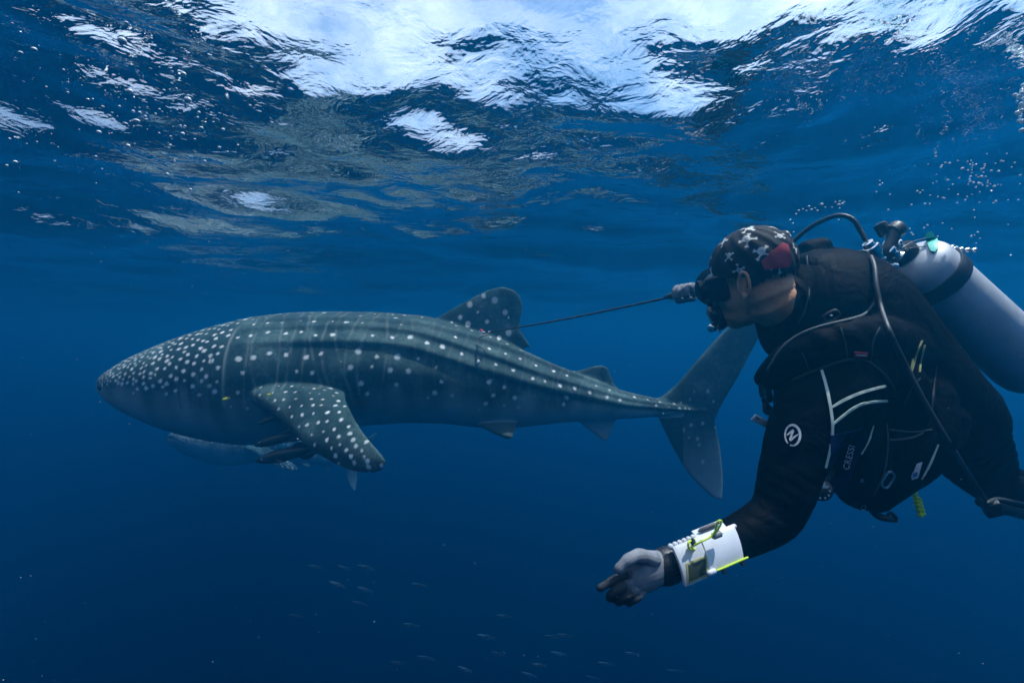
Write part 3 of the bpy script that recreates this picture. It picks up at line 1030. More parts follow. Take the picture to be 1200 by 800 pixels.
cap = part("bandana", V, Fc, M_CAP, diver, attr=np.stack([ink] * 3, -1))
BV_CAP = bvh_of((V, Fc))
v, f = patch(BV_CAP, [(892, 306), (905, 294), (917, 284.5), (923, 287), (927, 306), (924.5, 312.5), (910, 314.5), (896, 316)], .0018, .0012, 2, 1.3)
part("red_panel", v, f, M_RED, cap)
kn = remesh([ellipsoid(pp(918, 276, 1.345), HAX, (.016, .022, .013)), ellipsoid(pp(925, 290, 1.345), HAX, (.010, .02, .018)), limb([(920, 279, 1.34, 7), (928, 296, 1.34, 6), (931, 312, 1.34, 5), (927, 322, 1.33, 4)], 10)], .0028, 3)
kc = kn[0]
kink = (np.sin(kc[:, 0] * 420 + 2) * np.sin(kc[:, 2] * 380) * np.sin(kc[:, 1] * 300 + 1) > .28).astype(float)
part("knot", kn[0], kn[1], M_CAP, cap, attr=np.stack([kink] * 3, -1))

V, Fh, _, _ = cap_mesh(0.0035, 200, 130, lambda a, b: -0.012 - 0.10 * a + .006 * np.sin(b * 160) + .004 * np.sin(b * 410 + a * 300), .003, lambda a, b, h: (a < 0.012) & (h < 0.05))
part("hair", V, Fh, M_HAIR, diver)

# ---- mask, worn on the face
mask_c = H(0.092, 0, 0.012)
mk = remesh([ellipsoid(mask_c, HAX, (.034, .074, .044)), boxv(mask_c - HF * .006, HAX, (.022, .062, .034), .02), ellipsoid(H(.118, 0, -.022), HAX, (.020, .020, .026)), boxv(H(.07, 0, .010), HAX, (.03, .070, .036), .012)], .003, 5)
mask = part("dive_mask", mk[0], mk[1], M_GLOSSBLACK, diver)
for s in (1, -1):
    v, f = boxv(H(.1225, .034 * s, .016), frame(HF + .25 * s * HL, HU), (.0025, .030, .028), .002)
    part("lens", v, f, simple("tempered_glass", (.02, .03, .035), .05, noise=.05), mask)
t = np.radians(np.linspace(35, 325, 44))
strap = np.array([SK + HF * (SKR[0] + .0035) * math.cos(k) + HL * (SKR[1] + .0035) * math.sin(k) + HU * .002 for k in t])
strap = np.array([p for p in strap])
v, f = sweep(strap, [(.009, .0018)] * len(strap), 10, HU)
part("mask_strap", v, f, M_BLACK, mask)

# ---- gloves: palm, four bent fingers and a thumb in one skin
def finger(pts, r0, r1):
    a = np.array([pp(*p) for p in pts])
    s = spline(a, 16)
    k = np.linspace(0, 1, 16)
    r = (r0 + (r1 - r0) * k) * (1 + .06 * np.cos(k * 3 * 2 * PI))
    return sweep(s, r, 12)
FING = [([(741, 669, .993), (730, 674, .978), (717, 680.5, .966), (703.5, 688.5, .960)], .0104, .0072),
        ([(744, 679, .990), (731, 686.5, .968), (718.5, 694, .960), (715, 700, .978), (724, 699, .992)], .0104, .0078),
        ([(749, 686, .992), (738, 695, .968), (728, 701.5, .964), (725, 705, .984), (734, 702, .998)], .0098, .0074),
        ([(755, 690, .996), (748, 699, .976), (740, 704, .972), (737, 706, .99), (745, 702, 1.003)], .0086, .0066)]
THUMB = ([(765, 655, .995), (749, 651, .975), (736, 656, .962), (725.5, 666, .958)], .0155, .0095)
palm = [limb([(786, 663, 1.02, 19, 15), (772, 665, 1.015, 20, 15), (757, 669, 1.005, 24, 17), (744, 674, .997, 22, 16), (738, 677, .993, 18, 14)], 22)]
co, fs, no = remesh(palm + [finger(*q) for q in FING] + [finger(*THUMB)], .0018, 4)
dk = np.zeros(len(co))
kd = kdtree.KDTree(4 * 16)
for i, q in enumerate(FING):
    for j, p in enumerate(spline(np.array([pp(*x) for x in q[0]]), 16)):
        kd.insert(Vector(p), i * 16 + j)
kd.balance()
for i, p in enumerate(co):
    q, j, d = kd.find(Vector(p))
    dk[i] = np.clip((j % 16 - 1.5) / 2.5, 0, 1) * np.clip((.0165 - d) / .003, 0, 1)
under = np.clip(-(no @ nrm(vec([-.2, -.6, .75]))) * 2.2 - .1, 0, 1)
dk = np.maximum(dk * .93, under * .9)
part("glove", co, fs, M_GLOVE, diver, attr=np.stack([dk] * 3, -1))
cuff = limb([(790, 661.5, 1.022, 19.5, 16.5), (781, 664, 1.018, 20.5, 17), (777, 665, 1.016, 20, 16.5)], 22)
part("glove_cuff", cuff[0], cuff[1], M_NEO, diver)

HAND = pp(804, 343.5, 2.09)
TIP = pp(566, 390.5, 3.33)
PDIR = nrm(TIP - HAND)
POLE0 = HAND - PDIR * .10
g1 = nrm(np.cross(PDIR, [0, 0, 1])); g2 = np.cross(g1, PDIR)
rp = [limb([(842, 336.5, 1.95, 18), (834, 337.5, 1.985, 15), (826, 338.5, 2.01, 13)], 18),
      ellipsoid(HAND + g2 * .012 - PDIR * .012 + g1 * .014, (PDIR, g1, g2), (.040, .024, .030))]
for k in range(4):
    c = HAND + PDIR * (.036 - .021 * k)
    t = np.radians(np.linspace(75, 330, 14))
    arc = np.array([c + (g1 * math.cos(x) * .031 + g2 * math.sin(x) * .031) for x in t])
    rp.append(sweep(arc, np.interp(np.linspace(0, 1, 14), [0, 1], [.0115 - .0008 * k, .0085]), 10))
rp.append(sweep(spline([HAND - PDIR * .03 - g1 * .02 + g2 * .02, HAND + PDIR * .0 - g1 * .03 + g2 * .005, HAND + PDIR * .035 - g1 * .02 - g2 * .012], 12), np.linspace(.014, .0095, 12), 10))
co, fs, no = remesh(rp, .003, 3)
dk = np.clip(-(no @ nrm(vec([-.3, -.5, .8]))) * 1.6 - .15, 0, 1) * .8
part("glove", co, fs, M_GLOVE, diver, attr=np.stack([dk] * 3, -1))

# ------------------------------------------------------------------ the tagging pole held in the far hand
pole = root("tagging_pole", Vector(HAND), 'thin dark tagging pole held by the diver, its tip at the dorsal fin', 'pole')
n = 60
k = np.linspace(0, 1, n)
line = POLE0[None] + (TIP - POLE0)[None] * k[:, None] - g2[None] * (0.010 * np.sin(k * PI))[:, None]
v, f = sweep(line, .0052 + .0010 * np.sin(k * 130), 10)
part("shaft", v, f, M_BLACK, pole)
v, f = lathe(HAND + PDIR * .05, PDIR, [(0, .004), (.005, .016), (.03, .014), (.055, .007), (.06, .003)], 16)
part("grip_stop", v, f, M_BLACK, pole)
fk1, fk2 = pp(562, 388.5, 3.36), pp(560, 396, 3.36)
v, f = sweep([TIP - PDIR * .03, fk1], [.006, .0045], 8)
part("prong", v, f, M_WHITE, pole)
v, f = sweep(spline([TIP - PDIR * .07, pp(575, 390, 3.34), fk2], 10), np.linspace(.007, .0055, 10), 8)
part("prong", v, f, simple("cream_plastic", (.62, .60, .42), .5, noise=.1), pole)
v, f = lathe(pp(565, 388, 3.35), nrm(fk1 - TIP), [(-.014, .004), (-.012, .0115), (.012, .0115), (.014, .004)], 14)
part("red_collar", v, f, M_REDTAG, pole)

# ------------------------------------------------------------------ the buoyancy vest
vest = root("buoyancy_vest", P(1030, 470, 1.3), 'black buoyancy vest strapped round the diver, navy side panel and pockets', 'dive vest')
SHELL = [(962, 370, 1.352, 74, 72), (985, 380, 1.36, 80, 80), (1030, 426, 1.37, 70, 78), (1075, 470, 1.39, 62, 72), (1100, 488, 1.41, 56, 66)]
shell_parts = [limb(SHELL, 26),
    limb([(912, 444, 1.22, 14, 30), (927, 424, 1.17, 22, 26), (960, 407, 1.125, 25, 22), (1000, 398, 1.13, 27, 24), (1040, 402, 1.20, 30, 30), (1075, 420, 1.28, 34, 30)], 18),
    limb([(930, 455, 1.27, 16, 34), (930, 475, 1.27, 16, 36), (940, 500, 1.27, 22, 40)], 16),
    limb([(1040, 420, 1.20, 22, 26), (1058, 450, 1.19, 24, 30), (1062, 480, 1.19, 30, 30)], 16),
    limb([(1018, 470, 1.26, 30, 40), (1010, 515, 1.22, 32, 38), (1004, 556, 1.21, 27, 34), (1008, 580, 1.22, 17, 26)], 18),
    limb([(1065, 470, 1.25, 42, 46), (1066, 510, 1.21, 40, 44), (1050, 548, 1.20, 32, 38), (1030, 582, 1.22, 17, 28)], 18),
    limb([(1088, 490, 1.26, 26, 40), (1088, 520, 1.24, 18, 32), (1075, 550, 1.23, 14, 24)], 14)]
co, fs, no = remesh(shell_parts, .006, 7)
co = crease(co, no, pp(1030, 540, 1.15), .12, (1, 0, -.3), .038, .0030)
co = crease(co, no, pp(1000, 410, 1.1), .12, (1, .2, .6), .05, .0022)
shell = part("shell", co, fs, M_NYLON, vest)
BV = bvh_of((co, fs), SUIT)
V_ = lambda name, pts, w, mat, parent=vest, n=26, off=.0015, thick=.0014: on_suit(name, pts, w, mat, parent, n, off, thick, BV, 1.2)
def tube_on(name, pts, r, mat, parent, n=40, off=.001, fb=1.2, sides=8):
    v, f = sweep(lay_path(BV, pts, n, off, fb), r, sides)
    return part(name, v, f, mat, parent)
def smoothed(a, k=3):
    a = np.array(a)
    for _ in range(k):
        a[1:-1] = (a[:-2] + 2 * a[1:-1] + a[2:]) / 4
    return a
def cable(name, pts, r, mat, parent, n=60, off=.004, fb=1.25, sides=10, k=10):
    v, f = sweep(smoothed(lay_path(BV, pts, n, off, fb), k), r, sides)
    return part(name, v, f, mat, parent)
M_SEAM = simple("dark_grey_seam_tape", (.022, .025, .03), .7, noise=.2)
cable("edge_piping", [(901, 432), (912, 414), (926, 400), (945, 389), (970, 381), (1000, 374), (1015, 367), (1023, 356)], .0034, M_GREYPIPE, vest, 60, .002)
cable("edge_piping", [(930, 446), (952, 436), (980, 424), (998, 420), (1012, 422), (1030, 434), (1042, 448), (1050, 464)], .0034, M_BLACK, vest, 60, .002)
v, f = patch(BV, [(1000.5, 411.5), (1015.5, 412.5), (1015.5, 418), (1000.2, 416.8)], .002, .0018, 1, 1.15)
part("red_tag", v, f, M_REDTAG, vest)
V_("tag_stripe", [(1002, 414.2), (1014, 415.2)], 1.3, M_WHITE, vest, 6, .0042, .0006)
v, f = patch(BV, [(972, 510), (990, 506), (1014, 500), (1017, 505), (1011, 522), (1003, 545), (990, 580), (975, 577), (972, 540)], .002, .002, 3, 1.2)
navy = part("side_panel", v, f, M_NAVY, vest)
BVN = bvh_of((co, fs), SUIT, (v, f))

def lettering(name, text, px, py, ang, size_px, mat, parent, tree):
    h, nn = hit(tree, px, py, .0075, 1.2)
    n = -(Vector(h) - CAMP).normalized() * .6 + nn * .4
    n.normalize()
    a = math.radians(ang)
    d = h.y
    right = (Vector((math.cos(a), 0, math.sin(a)))); right = (right - n * right.dot(n)).normalized()
    upv = n.cross(right)
    cu = bpy.data.curves.new("work", 'FONT')
    cu.body = text; cu.size = size_px * d / F; cu.extrude = .0004; cu.align_x = 'CENTER'; cu.align_y = 'CENTER'
    cu.offset = .0003; cu.space_character = 1.12
    o = bpy.data.objects.new("work", cu); COL.objects.link(o)
    dg = bpy.context.evaluated_depsgraph_get()
    me = o.evaluated_get(dg).to_mesh()
    R = np.array([right, upv, n])
    V = np.array([np.array(h) + np.array(v.co) @ R for v in me.vertices]); Fa = [list(p.vertices) for p in me.polygons]
    o.evaluated_get(dg).to_mesh_clear()
    bpy.data.objects.remove(o); bpy.data.curves.remove(cu)
    return part(name, V, Fa, mat, parent, smooth=False)
lettering("lettering", "CRESSI", 996, 535.5, 75, 9.0, M_LETTER, navy, BVN)
V_("zip_line", [(1023.5, 499), (1020.5, 508), (1018, 515)], [1.0, 1.6, 1.2], M_STRIPE)
V_("zip_line", [(1020, 511), (1015.5, 522), (1010, 532)], [2.0, 1.4, 1.8], M_STRIPE)
V_("pocket_seam", [(1042, 503), (1057, 505), (1074, 505.5), (1092, 503)], 1.6, M_GREYPIPE)
V_("pocket_seam", [(1042, 515), (1056, 514.5), (1070, 512), (1082, 507)], 2.2, M_GREYPIPE)
V_("pocket_seam", [(1039, 497), (1040, 520), (1036, 552), (1024, 580)], 1.0, M_GREYPIPE)
V_("pocket_edge", [(1099, 520.5), (1093, 535), (1087, 548), (1080, 561)], [1.3, 1.6, .8], M_STRIPE)
v, f = patch(BV, [(1074.5, 543), (1081, 541), (1075.5, 559), (1068, 561.5), (1067, 558)], .002, .0012, 1, 1.2)
lb = part("pocket_label", v, f, M_LETTER, vest)
v, f = patch(BV, [(1069, 554), (1075, 552), (1073.6, 557), (1068.6, 558.6)], .0042, .0006, 1, 1.2)
part("label_print", v, f, M_BLUE, lb)
for pts in ([(1069, 420), (1067, 432), (1066.5, 438)], [(1080, 399), (1073, 416), (1068, 436)], [(1083, 404), (1079, 420), (1077, 436)]):
    V_("pocket_edge", pts, 1.1, simple("dull_olive_piping", (.30, .32, .14), .6, noise=.2))
for pts in ([(940, 414), (944, 422), (948, 433)], [(1097, 428), (1093, 462), (1088, 500)], [(1060, 474), (1068, 456), (1078, 443)], [(985, 384), (990, 402), (992, 418)], [(1030, 384), (1022, 402), (1020, 424)]):
    V_("panel_seam", pts, 1.1, M_SEAM)
def loop_on(name, c, a, b, ang, r, mat, parent, n=28, off=.006, corner=2.0, fb=1.2):
    p = []
    for t in np.linspace(0, 2 * PI, n, endpoint=False):
        x = a * math.copysign(abs(math.cos(t)) ** (2 / corner), math.cos(t)); y = b * math.copysign(abs(math.sin(t)) ** (2 / corner), math.sin(t))
        ca, sa = math.cos(math.radians(ang)), math.sin(math.radians(ang))
        p.append((c[0] + x * ca - y * sa, c[1] + x * sa + y * ca))
    h, nn = hit(BV, c[0], c[1], off, fb)
    pts = []
    for q in p:                                     # a ring lying in the plane of the cloth there
        d = (P(q[0], q[1], 1.0) - CAMP).normalized()
        s = (h - CAMP).dot(nn) / d.dot(nn)
        pts.append(np.array(CAMP + d * s))
    pts = np.array(pts)
    V = []
    nrmv = np.array(nn)
    tt = nrm(np.roll(pts, -1, 0) - np.roll(pts, 1, 0)); side = np.cross(tt, nrmv)
    for i in range(n):
        for k in range(8):
            w = 2 * PI * k / 8
            V.append(pts[i] + r * (side[i] * math.cos(w) + nrmv * math.sin(w)))
    Fq = [[i * 8 + k, i * 8 + (k + 1) % 8, ((i + 1) % n) * 8 + (k + 1) % 8, ((i + 1) % n) * 8 + k] for i in range(n) for k in range(8)]
    return part(name, np.array(V), Fq, mat, parent)
loop_on("d_ring", (1040.5, 562), 10, 5, -58, .0026, M_STEEL, vest, corner=3.2)
loop_on("eyelet", (1012, 594.5), 2.4, 2.6, 0, .0012, M_STEEL, vest, off=.002)
loop_on("eyelet", (1010.5, 563), 1.6, 1.8, 0, .0014, M_STEEL, vest, off=.002)
loop_on("shoulder_buckle", (974, 371), 9.5, 5, -28, .0042, M_BLACK, vest, corner=3)
v, f = ellipsoid(hit(BV, 973, 370, .006, 1.2)[0], np.eye(3), (.005, .005, .004), 12, 8)
part("buckle_stud", v, f, M_CHROME, vest)
v, f = sweep(spline([pp(1020, 594, 1.23), pp(1028, 603, 1.23), pp(1037, 607, 1.22), pp(1049, 609, 1.22)], 14), np.interp(np.linspace(0, 1, 14), [0, .4, 1], [.010, .009, .006]), 10)
part("strap_end", v, f, M_BLACK, vest)
v, f = sweep(spline([pp(1040, 604, 1.22), pp(1044, 600.5, 1.22), pp(1050, 606, 1.215)], 8), .004, 8)
part("strap_end", v, f, M_BLACK, vest)
# chest clips on the far left edge
for pts, r in (([(903, 434, 1.21), (895, 440, 1.21), (892, 455, 1.21), (896, 470, 1.215), (903, 480, 1.22)], .006),
               ([(905, 440, 1.22), (900, 452, 1.22), (902, 468, 1.22)], .008), ([(896, 474, 1.21), (897, 482, 1.21), (903, 485, 1.22)], .005)):
    a = spline(np.array([pp(*q) for q in pts]), 18)
    v, f = sweep(a, r, 10); part("chest_clip", v, f, M_BLACK, vest)
q0, q1 = pp(882.5, 488.5, 1.15), pp(905, 500, 1.19)
ax = nrm(q1 - q0); up_ = nrm(np.cross(ax, [0.35, 1, .15])); 
v, f = boxv((q0 + q1) / 2, (ax, up_, np.cross(ax, up_)), (np.linalg.norm(q1 - q0) / 2, .0085, .0018), .0015)
wt = part("white_pull_tab", v, f, M_WHITE, vest)
v, f = sweep(spline([q0 + ax * .008 + up_ * .004 - np.array([0, .003, 0]), q0 + ax * .014 - np.array([0, .003, 0]), q0 + ax * .019 + up_ * .003 - np.array([0, .003, 0])], 8), .0014, 6)
part("tab_print", v, f, M_BLACK, wt)
v, f = boxv(pp(903.5, 516, 1.14), np.eye(3), (.005, .004, .005), .0015); part("red_stud", v, f, M_REDTAG, vest)
v, f = ellipsoid(pp(903, 528, 1.135), np.eye(3), (.004, .004, .004), 10, 7); part("clear_stud", v, f, M_LETTER, vest)

# yellow cord hanging from the vest
cord = root("lanyard", P(1073, 588, 1.24), 'short fluorescent yellow cord hanging under the vest pocket', 'cord')
a = spline(np.array([pp(1069.5, 573, 1.235), pp(1073, 582, 1.235), pp(1075, 591, 1.235), pp(1078.5, 603, 1.235)]), 40)
v, f = sweep(a, .0058 + .0016 * np.sin(np.linspace(0, 40, 40)), 9)
part("braid", v, f, M_YELLOW, cord)
v, f = sweep(a[20:] + np.array([.006, -.003, .004]), .0035 + .0012 * np.sin(np.linspace(1, 26, 20)), 8)
part("braid", v, f, M_YELLOW, cord)

# ------------------------------------------------------------------ the gauge hanging by the elbow
gz = root("depth_gauge", P(962, 574, 1.12), 'round black gauge with white dots hanging behind the diver\'s elbow', 'gauge')
gc = pp(962, 574, 1.14); gn = nrm(np.array(CAMP) - gc + np.array([.15, 0, .1]))
v, f = lathe(gc, gn, [(-.024, .014), (-.020, .020), (.002, .0235), (.006, .0225), (.0075, .019), (.0075, .0)], 30); part("case", v, f, M_GLOSSBLACK, gz)
e1 = nrm(np.cross([0, 0, 1], gn)); e2 = np.cross(gn, e1)
for k in range(7):
    t = math.radians(-170 + 35 * k)
    v, f = lathe(gc + gn * .0076 + e1 * .016 * math.cos(t) + e2 * (.016 * math.sin(t) - .002), gn, [(-.001, .0024), (.0012, .0022), (.0014, .0)], 12); part("dial_dot", v, f, M_WHITE, gz)
tri = [gc + gn * .009 + e1 * a + e2 * b for a, b in ((-.001, .004), (.012, .005), (.006, .019), (.001, .020))]
V = np.array(tri + [p - gn * .002 for p in tri])
part("dial_wedge", V, [[0, 1, 2, 3], [7, 6, 5, 4], [0, 4, 5, 1], [1, 5, 6, 2], [2, 6, 7, 3], [3, 7, 4, 0]], M_WHITE, gz, smooth=False)
v, f = sweep(spline([gc - gn * .015, pp(972, 560, 1.18), pp(985, 530, 1.24), pp(1000, 490, 1.28)], 20), .005, 10); part("hose", v, f, M_BLACK, gz)

# ------------------------------------------------------------------ tank and regulator
tank = root("scuba_tank", P(1070, 306, 1.41), 'silver scuba tank strapped to the diver\'s back with a black band', 'scuba tank')
TD = nrm(vec([.72, .10, -.56])); T0 = pp(1058, 297, 1.41)
R_ = .086
prof_t = [(-.012, .021), (0.0, .023), (.006, .026)]
for a in np.linspace(12, 90, 12):
    prof_t.append((0.008 + .058 * (1 - math.cos(math.radians(a))), max(.027, R_ * math.sin(math.radians(a)))))
prof_t += [(.12, R_ + .0004), (.50, R_ + .0004), (.53, R_ * .95), (.552, R_ * .8), (.564, R_ * .5), (.567, .0)]
M_TANK = NT("brushed_painted_aluminium")
tc = M_TANK.n('ShaderNodeTexCoord')
n1 = M_TANK.n('ShaderNodeTexNoise', {'Vector': tc.outputs['Object'], 'Scale': 9.0, 'Detail': 7.0, 'Roughness': 0.7})
n2 = M_TANK.n('ShaderNodeTexNoise', {'Vector': tc.outputs['Object'], 'Scale': 55.0, 'Detail': 6.0, 'Roughness': 0.75})
cb = M_TANK.ramp(n1.outputs['Fac'], [(0.3, (0.50, 0.52, 0.56)), (0.7, (0.68, 0.70, 0.74))])
cs = M_TANK.ramp(n2.outputs['Fac'], [(0.60, (0, 0, 0)), (0.68, (1, 1, 1))])
cm = M_TANK.n('ShaderNodeMixRGB', {0: cs, 1: cb, 2: (0.80, 0.82, 0.84, 1)})
rr_ = M_TANK.n('ShaderNodeMapRange', {'Value': n2.outputs['Fac'], 'From Min': .3, 'From Max': .7, 'To Min': .42, 'To Max': .6})
M_TANK = M_TANK.surf(M_TANK.n('ShaderNodeBsdfPrincipled', {'Base Color': cm.outputs[0], 'Metallic': .25, 'Roughness': rr_.outputs[0]}).outputs[0])
v, f = lathe(T0, TD, prof_t, 56); cyl = part("cylinder", v, f, M_TANK, tank)
BV_TANK = bvh_of((v, f))
v, f = lathe(T0, TD, [(.088, R_ + .0005), (.088, R_ + .005), (.091, R_ + .0065), (.127, R_ + .0065), (.130, R_ + .005), (.130, R_ + .0005)], 56); part("tank_band", v, f, M_BLACK, tank)
v, f = lathe(T0, TD, [(-.016, .018), (-.014, .034), (-.002, .037), (.012, .036), (.013, .02)], 36); part("neck_collar", v, f, M_BLACK, tank)
v, f = lathe(T0, TD, [(-.058, .010), (-.056, .017), (-.046, .019), (-.044, .016), (-.036, .016), (-.034, .022), (-.026, .022), (-.024, .017), (-.012, .018)], 24); part("valve", v, f, M_CHROME, tank)
v, f = patch(BV_TANK, [(1084, 276), (1087, 271.5), (1091, 271), (1094.5, 274), (1099, 286), (1099, 293), (1095, 297), (1091, 296), (1086, 286)], .004, .0035, 2, 1.38)
part("teal_tag", v, f, M_TEAL, tank)
kd_ = nrm(vec([.28, .12, .8])); K0 = pp(1036, 296, 1.40)
v, f = sweep(spline([pp(1036, 306, 1.385), pp(1040, 294, 1.38), pp(1046, 280, 1.385), pp(1049, 272, 1.39)], 16), np.interp(np.linspace(0, 1, 16), [0, .6, 1], [.016, .015, .018]), 14)
part("valve_stem", v, f, M_BLACK, tank)
kb = [( -.012, .012), (-.010, .022), (.010, .024), (.016, .021), (.018, .008)]
v, f = lathe(pp(1049, 270, 1.39), vec([.75, .1, .55]), kb, 14); part("valve_knob", v, f, M_BLACK, tank)
v, f = lathe(pp(1034, 268, 1.41), vec([-.25, .3, .9]), [(-.022, .012), (-.016, .016), (.012, .0175), (.016, .013), (.017, .004)], 12); part("valve_knob", v, f, M_BLACK, tank)
a = [pp(1113, 290, 1.45), pp(1121, 291.5, 1.45), pp(1130, 293, 1.455), pp(1142, 293, 1.46)]
v, f = sweep(spline(a, 30), .0055 + .0025 * np.sin(np.linspace(0, 26, 30)), 9); part("band_pull", v, f, M_STEEL, tank)
v, f = sweep(spline([pp(1057, 290, 1.37), pp(1070, 283, 1.38), pp(1086, 279, 1.385)], 12), .0011, 6); part("dust_cap_cord", v, f, M_BLACK, tank)
v, f = sweep(spline([pp(1060, 292, 1.37), pp(1073, 290, 1.375), pp(1087, 288, 1.38)], 12), .0011, 6); part("dust_cap_cord", v, f, M_BLACK, tank)

reg = root("regulator", P(1026, 304, 1.4), 'chrome first stage with black hoses running to the diver\'s mouthpiece and gauges', 'regulator')
fs_ = root("first_stage", P(1026, 304, 1.4), None, None); fs_.parent = reg; fs_.location = (0, 0, 0)
def fpart(name, v, f, mat): return part(name, v, f, mat, reg)
bpy.data.objects.remove(fs_)
ax1 = nrm(pp(1046, 305, 1.4) - pp(1012, 297, 1.4))
v, f = lathe(pp(1024, 294, 1.385), nrm(vec([.5, .1, -.55])), [(-.032, .006), (-.030, .014), (-.018, .016), (-.016, .020), (.006, .021), (.008, .017), (.024, .017), (.026, .021), (.034, .020), (.036, .008)], 22); fpart("first_stage", v, f, M_CHROME)
v, f = lathe(pp(1040, 312, 1.375), nrm(vec([.75, .1, -.1])), [(-.03, .007), (-.028, .013), (-.01, .014), (-.008, .010), (.004, .010), (.006, .015), (.02, .015), (.022, .006)], 18); fpart("port_fitting", v, f, M_CHROME)
v, f = lathe(pp(1047, 296, 1.375), nrm(vec([.72, .1, -.5])), [(-.018, .008), (-.016, .014), (-.008, .0145), (-.006, .010), (.0, .010), (.002, .0155), (.008, .0155), (.010, .011), (.016, .0165), (.022, .012)], 18); fpart("port_fitting", v, f, M_CHROME)
v, f = lathe(pp(1010.5, 301, 1.375), nrm(np.array(CAMP) - pp(1010, 301, 1.37) + np.array([-.6, 0, .1])), [(-.03, .012), (-.026, .018), (.0, .019), (.005, .017), (.006, .0)], 22); fpart("port_cap", v, f, M_BLACK)
v, f = lathe(pp(1031, 318, 1.37), nrm(np.array(CAMP) - pp(1031, 318, 1.37)), [(-.02, .010), (-.016, .013), (.006, .013), (.01, .008)], 16); fpart("port_cap", v, f, M_BLACK)
v, f = lathe(pp(1016.5, 286, 1.405), nrm(pp(1011, 276, 1.42) - pp(1019, 291, 1.4)), [(-.018, .0085), (.004, .0085), (.006, .0065), (.016, .006)], 14); fpart("hose_end", v, f, M_STEEL)
hp = [(1017, 287, 1.405), (1008, 270, 1.42), (999, 257, 1.43), (985, 252.5, 1.45), (970, 256, 1.48), (952, 265, 1.52), (934, 279, 1.55), (915, 300, 1.57), (893, 330, 1.55), (872, 356, 1.47), (859, 371, 1.40)]
v, f = sweep(spline(np.array([pp(*q) for q in hp]), 90), .0066, 12); fpart("hose", v, f, M_BLACK)
M_HOSE = simple("grey_black_hose", (.022, .025, .029), .5, noise=.2)
hp = [(1021, 301, 1.385), (1025, 314, 1.36), (1027, 335, 1.30), (1033, 362, 1.25), (1044, 392, 1.22), (1060, 425, 1.20), (1082, 468, 1.20), (1108, 512, 1.22), (1136, 556, 1.28), (1157, 589, 1.33)]
sp_ = spline(np.array(hp), 90)
dd = np.array([min(q[2], hit(BV, q[0], q[1], 0, q[2])[0].y - .012) for q in sp_])
for _ in range(14):
    dd[1:-1] = np.minimum(dd[1:-1], (dd[:-2] + dd[2:]) / 2 + .0005) * .5 + .25 * (dd[:-2] + dd[2:])
v, f = sweep(np.array([pp(q[0], q[1], d) for q, d in zip(sp_, dd)]), .0056, 12); fpart("hose", v, f, M_HOSE)
hp = [(1157, 589, 1.32), (1168, 585, 1.34), (1183, 587, 1.36), (1200, 591, 1.38), (1230, 600, 1.42)]
v, f = sweep(spline(np.array([pp(*q) for q in hp]), 30), .0062, 12); fpart("hose", v, f, M_HOSE)
v, f = sweep(spline(np.array([pp(1150, 588, 1.37), pp(1172, 595, 1.37), pp(1215, 606, 1.42)]), 16), .014, 12); fpart("gauge_boot", v, f, M_BLACK)
v, f = boxv(pp(1162.5, 595, 1.335), frame((.5, .2, -.9), (.3, .9, .2)), (.021, .019, .014), .006); fpart("gauge_boot", v, f, M_BLACK)
sc_ = H(.128, .004, -.066); sa = nrm(HF * .86 - HU * .25 + HL * .55)
v, f = lathe(sc_ - sa * .012, sa, [(-.030, .010), (-.028, .020), (-.012, .027), (-.008, .036), (.010, .038), (.016, .035), (.018, .028), (.022, .026), (.024, .012), (.0245, 0)], 30); ss = fpart("second_stage", v, f, M_GLOSSBLACK)
v, f = lathe(sc_ - HU * .022 + HL * .03 - sa * .002, HL, [(-.012, .008), (-.008, .0115), (.008, .0115), (.012, .008), (.013, 0)], 16); fpart("adjuster_knob", v, f, M_CHROME)
# exhaust rim in pale metal on the front edge
t = np.linspace(.6, 2.6, 16); e1 = nrm(np.cross(sa, HU)); e2 = np.cross(sa, e1)
v, f = sweep(np.array([sc_ + sa * .006 + .0385 * (e1 * math.cos(k) + e2 * math.sin(k)) for k in t]), .0022, 8); fpart("rim_trim", v, f, M_STEEL)

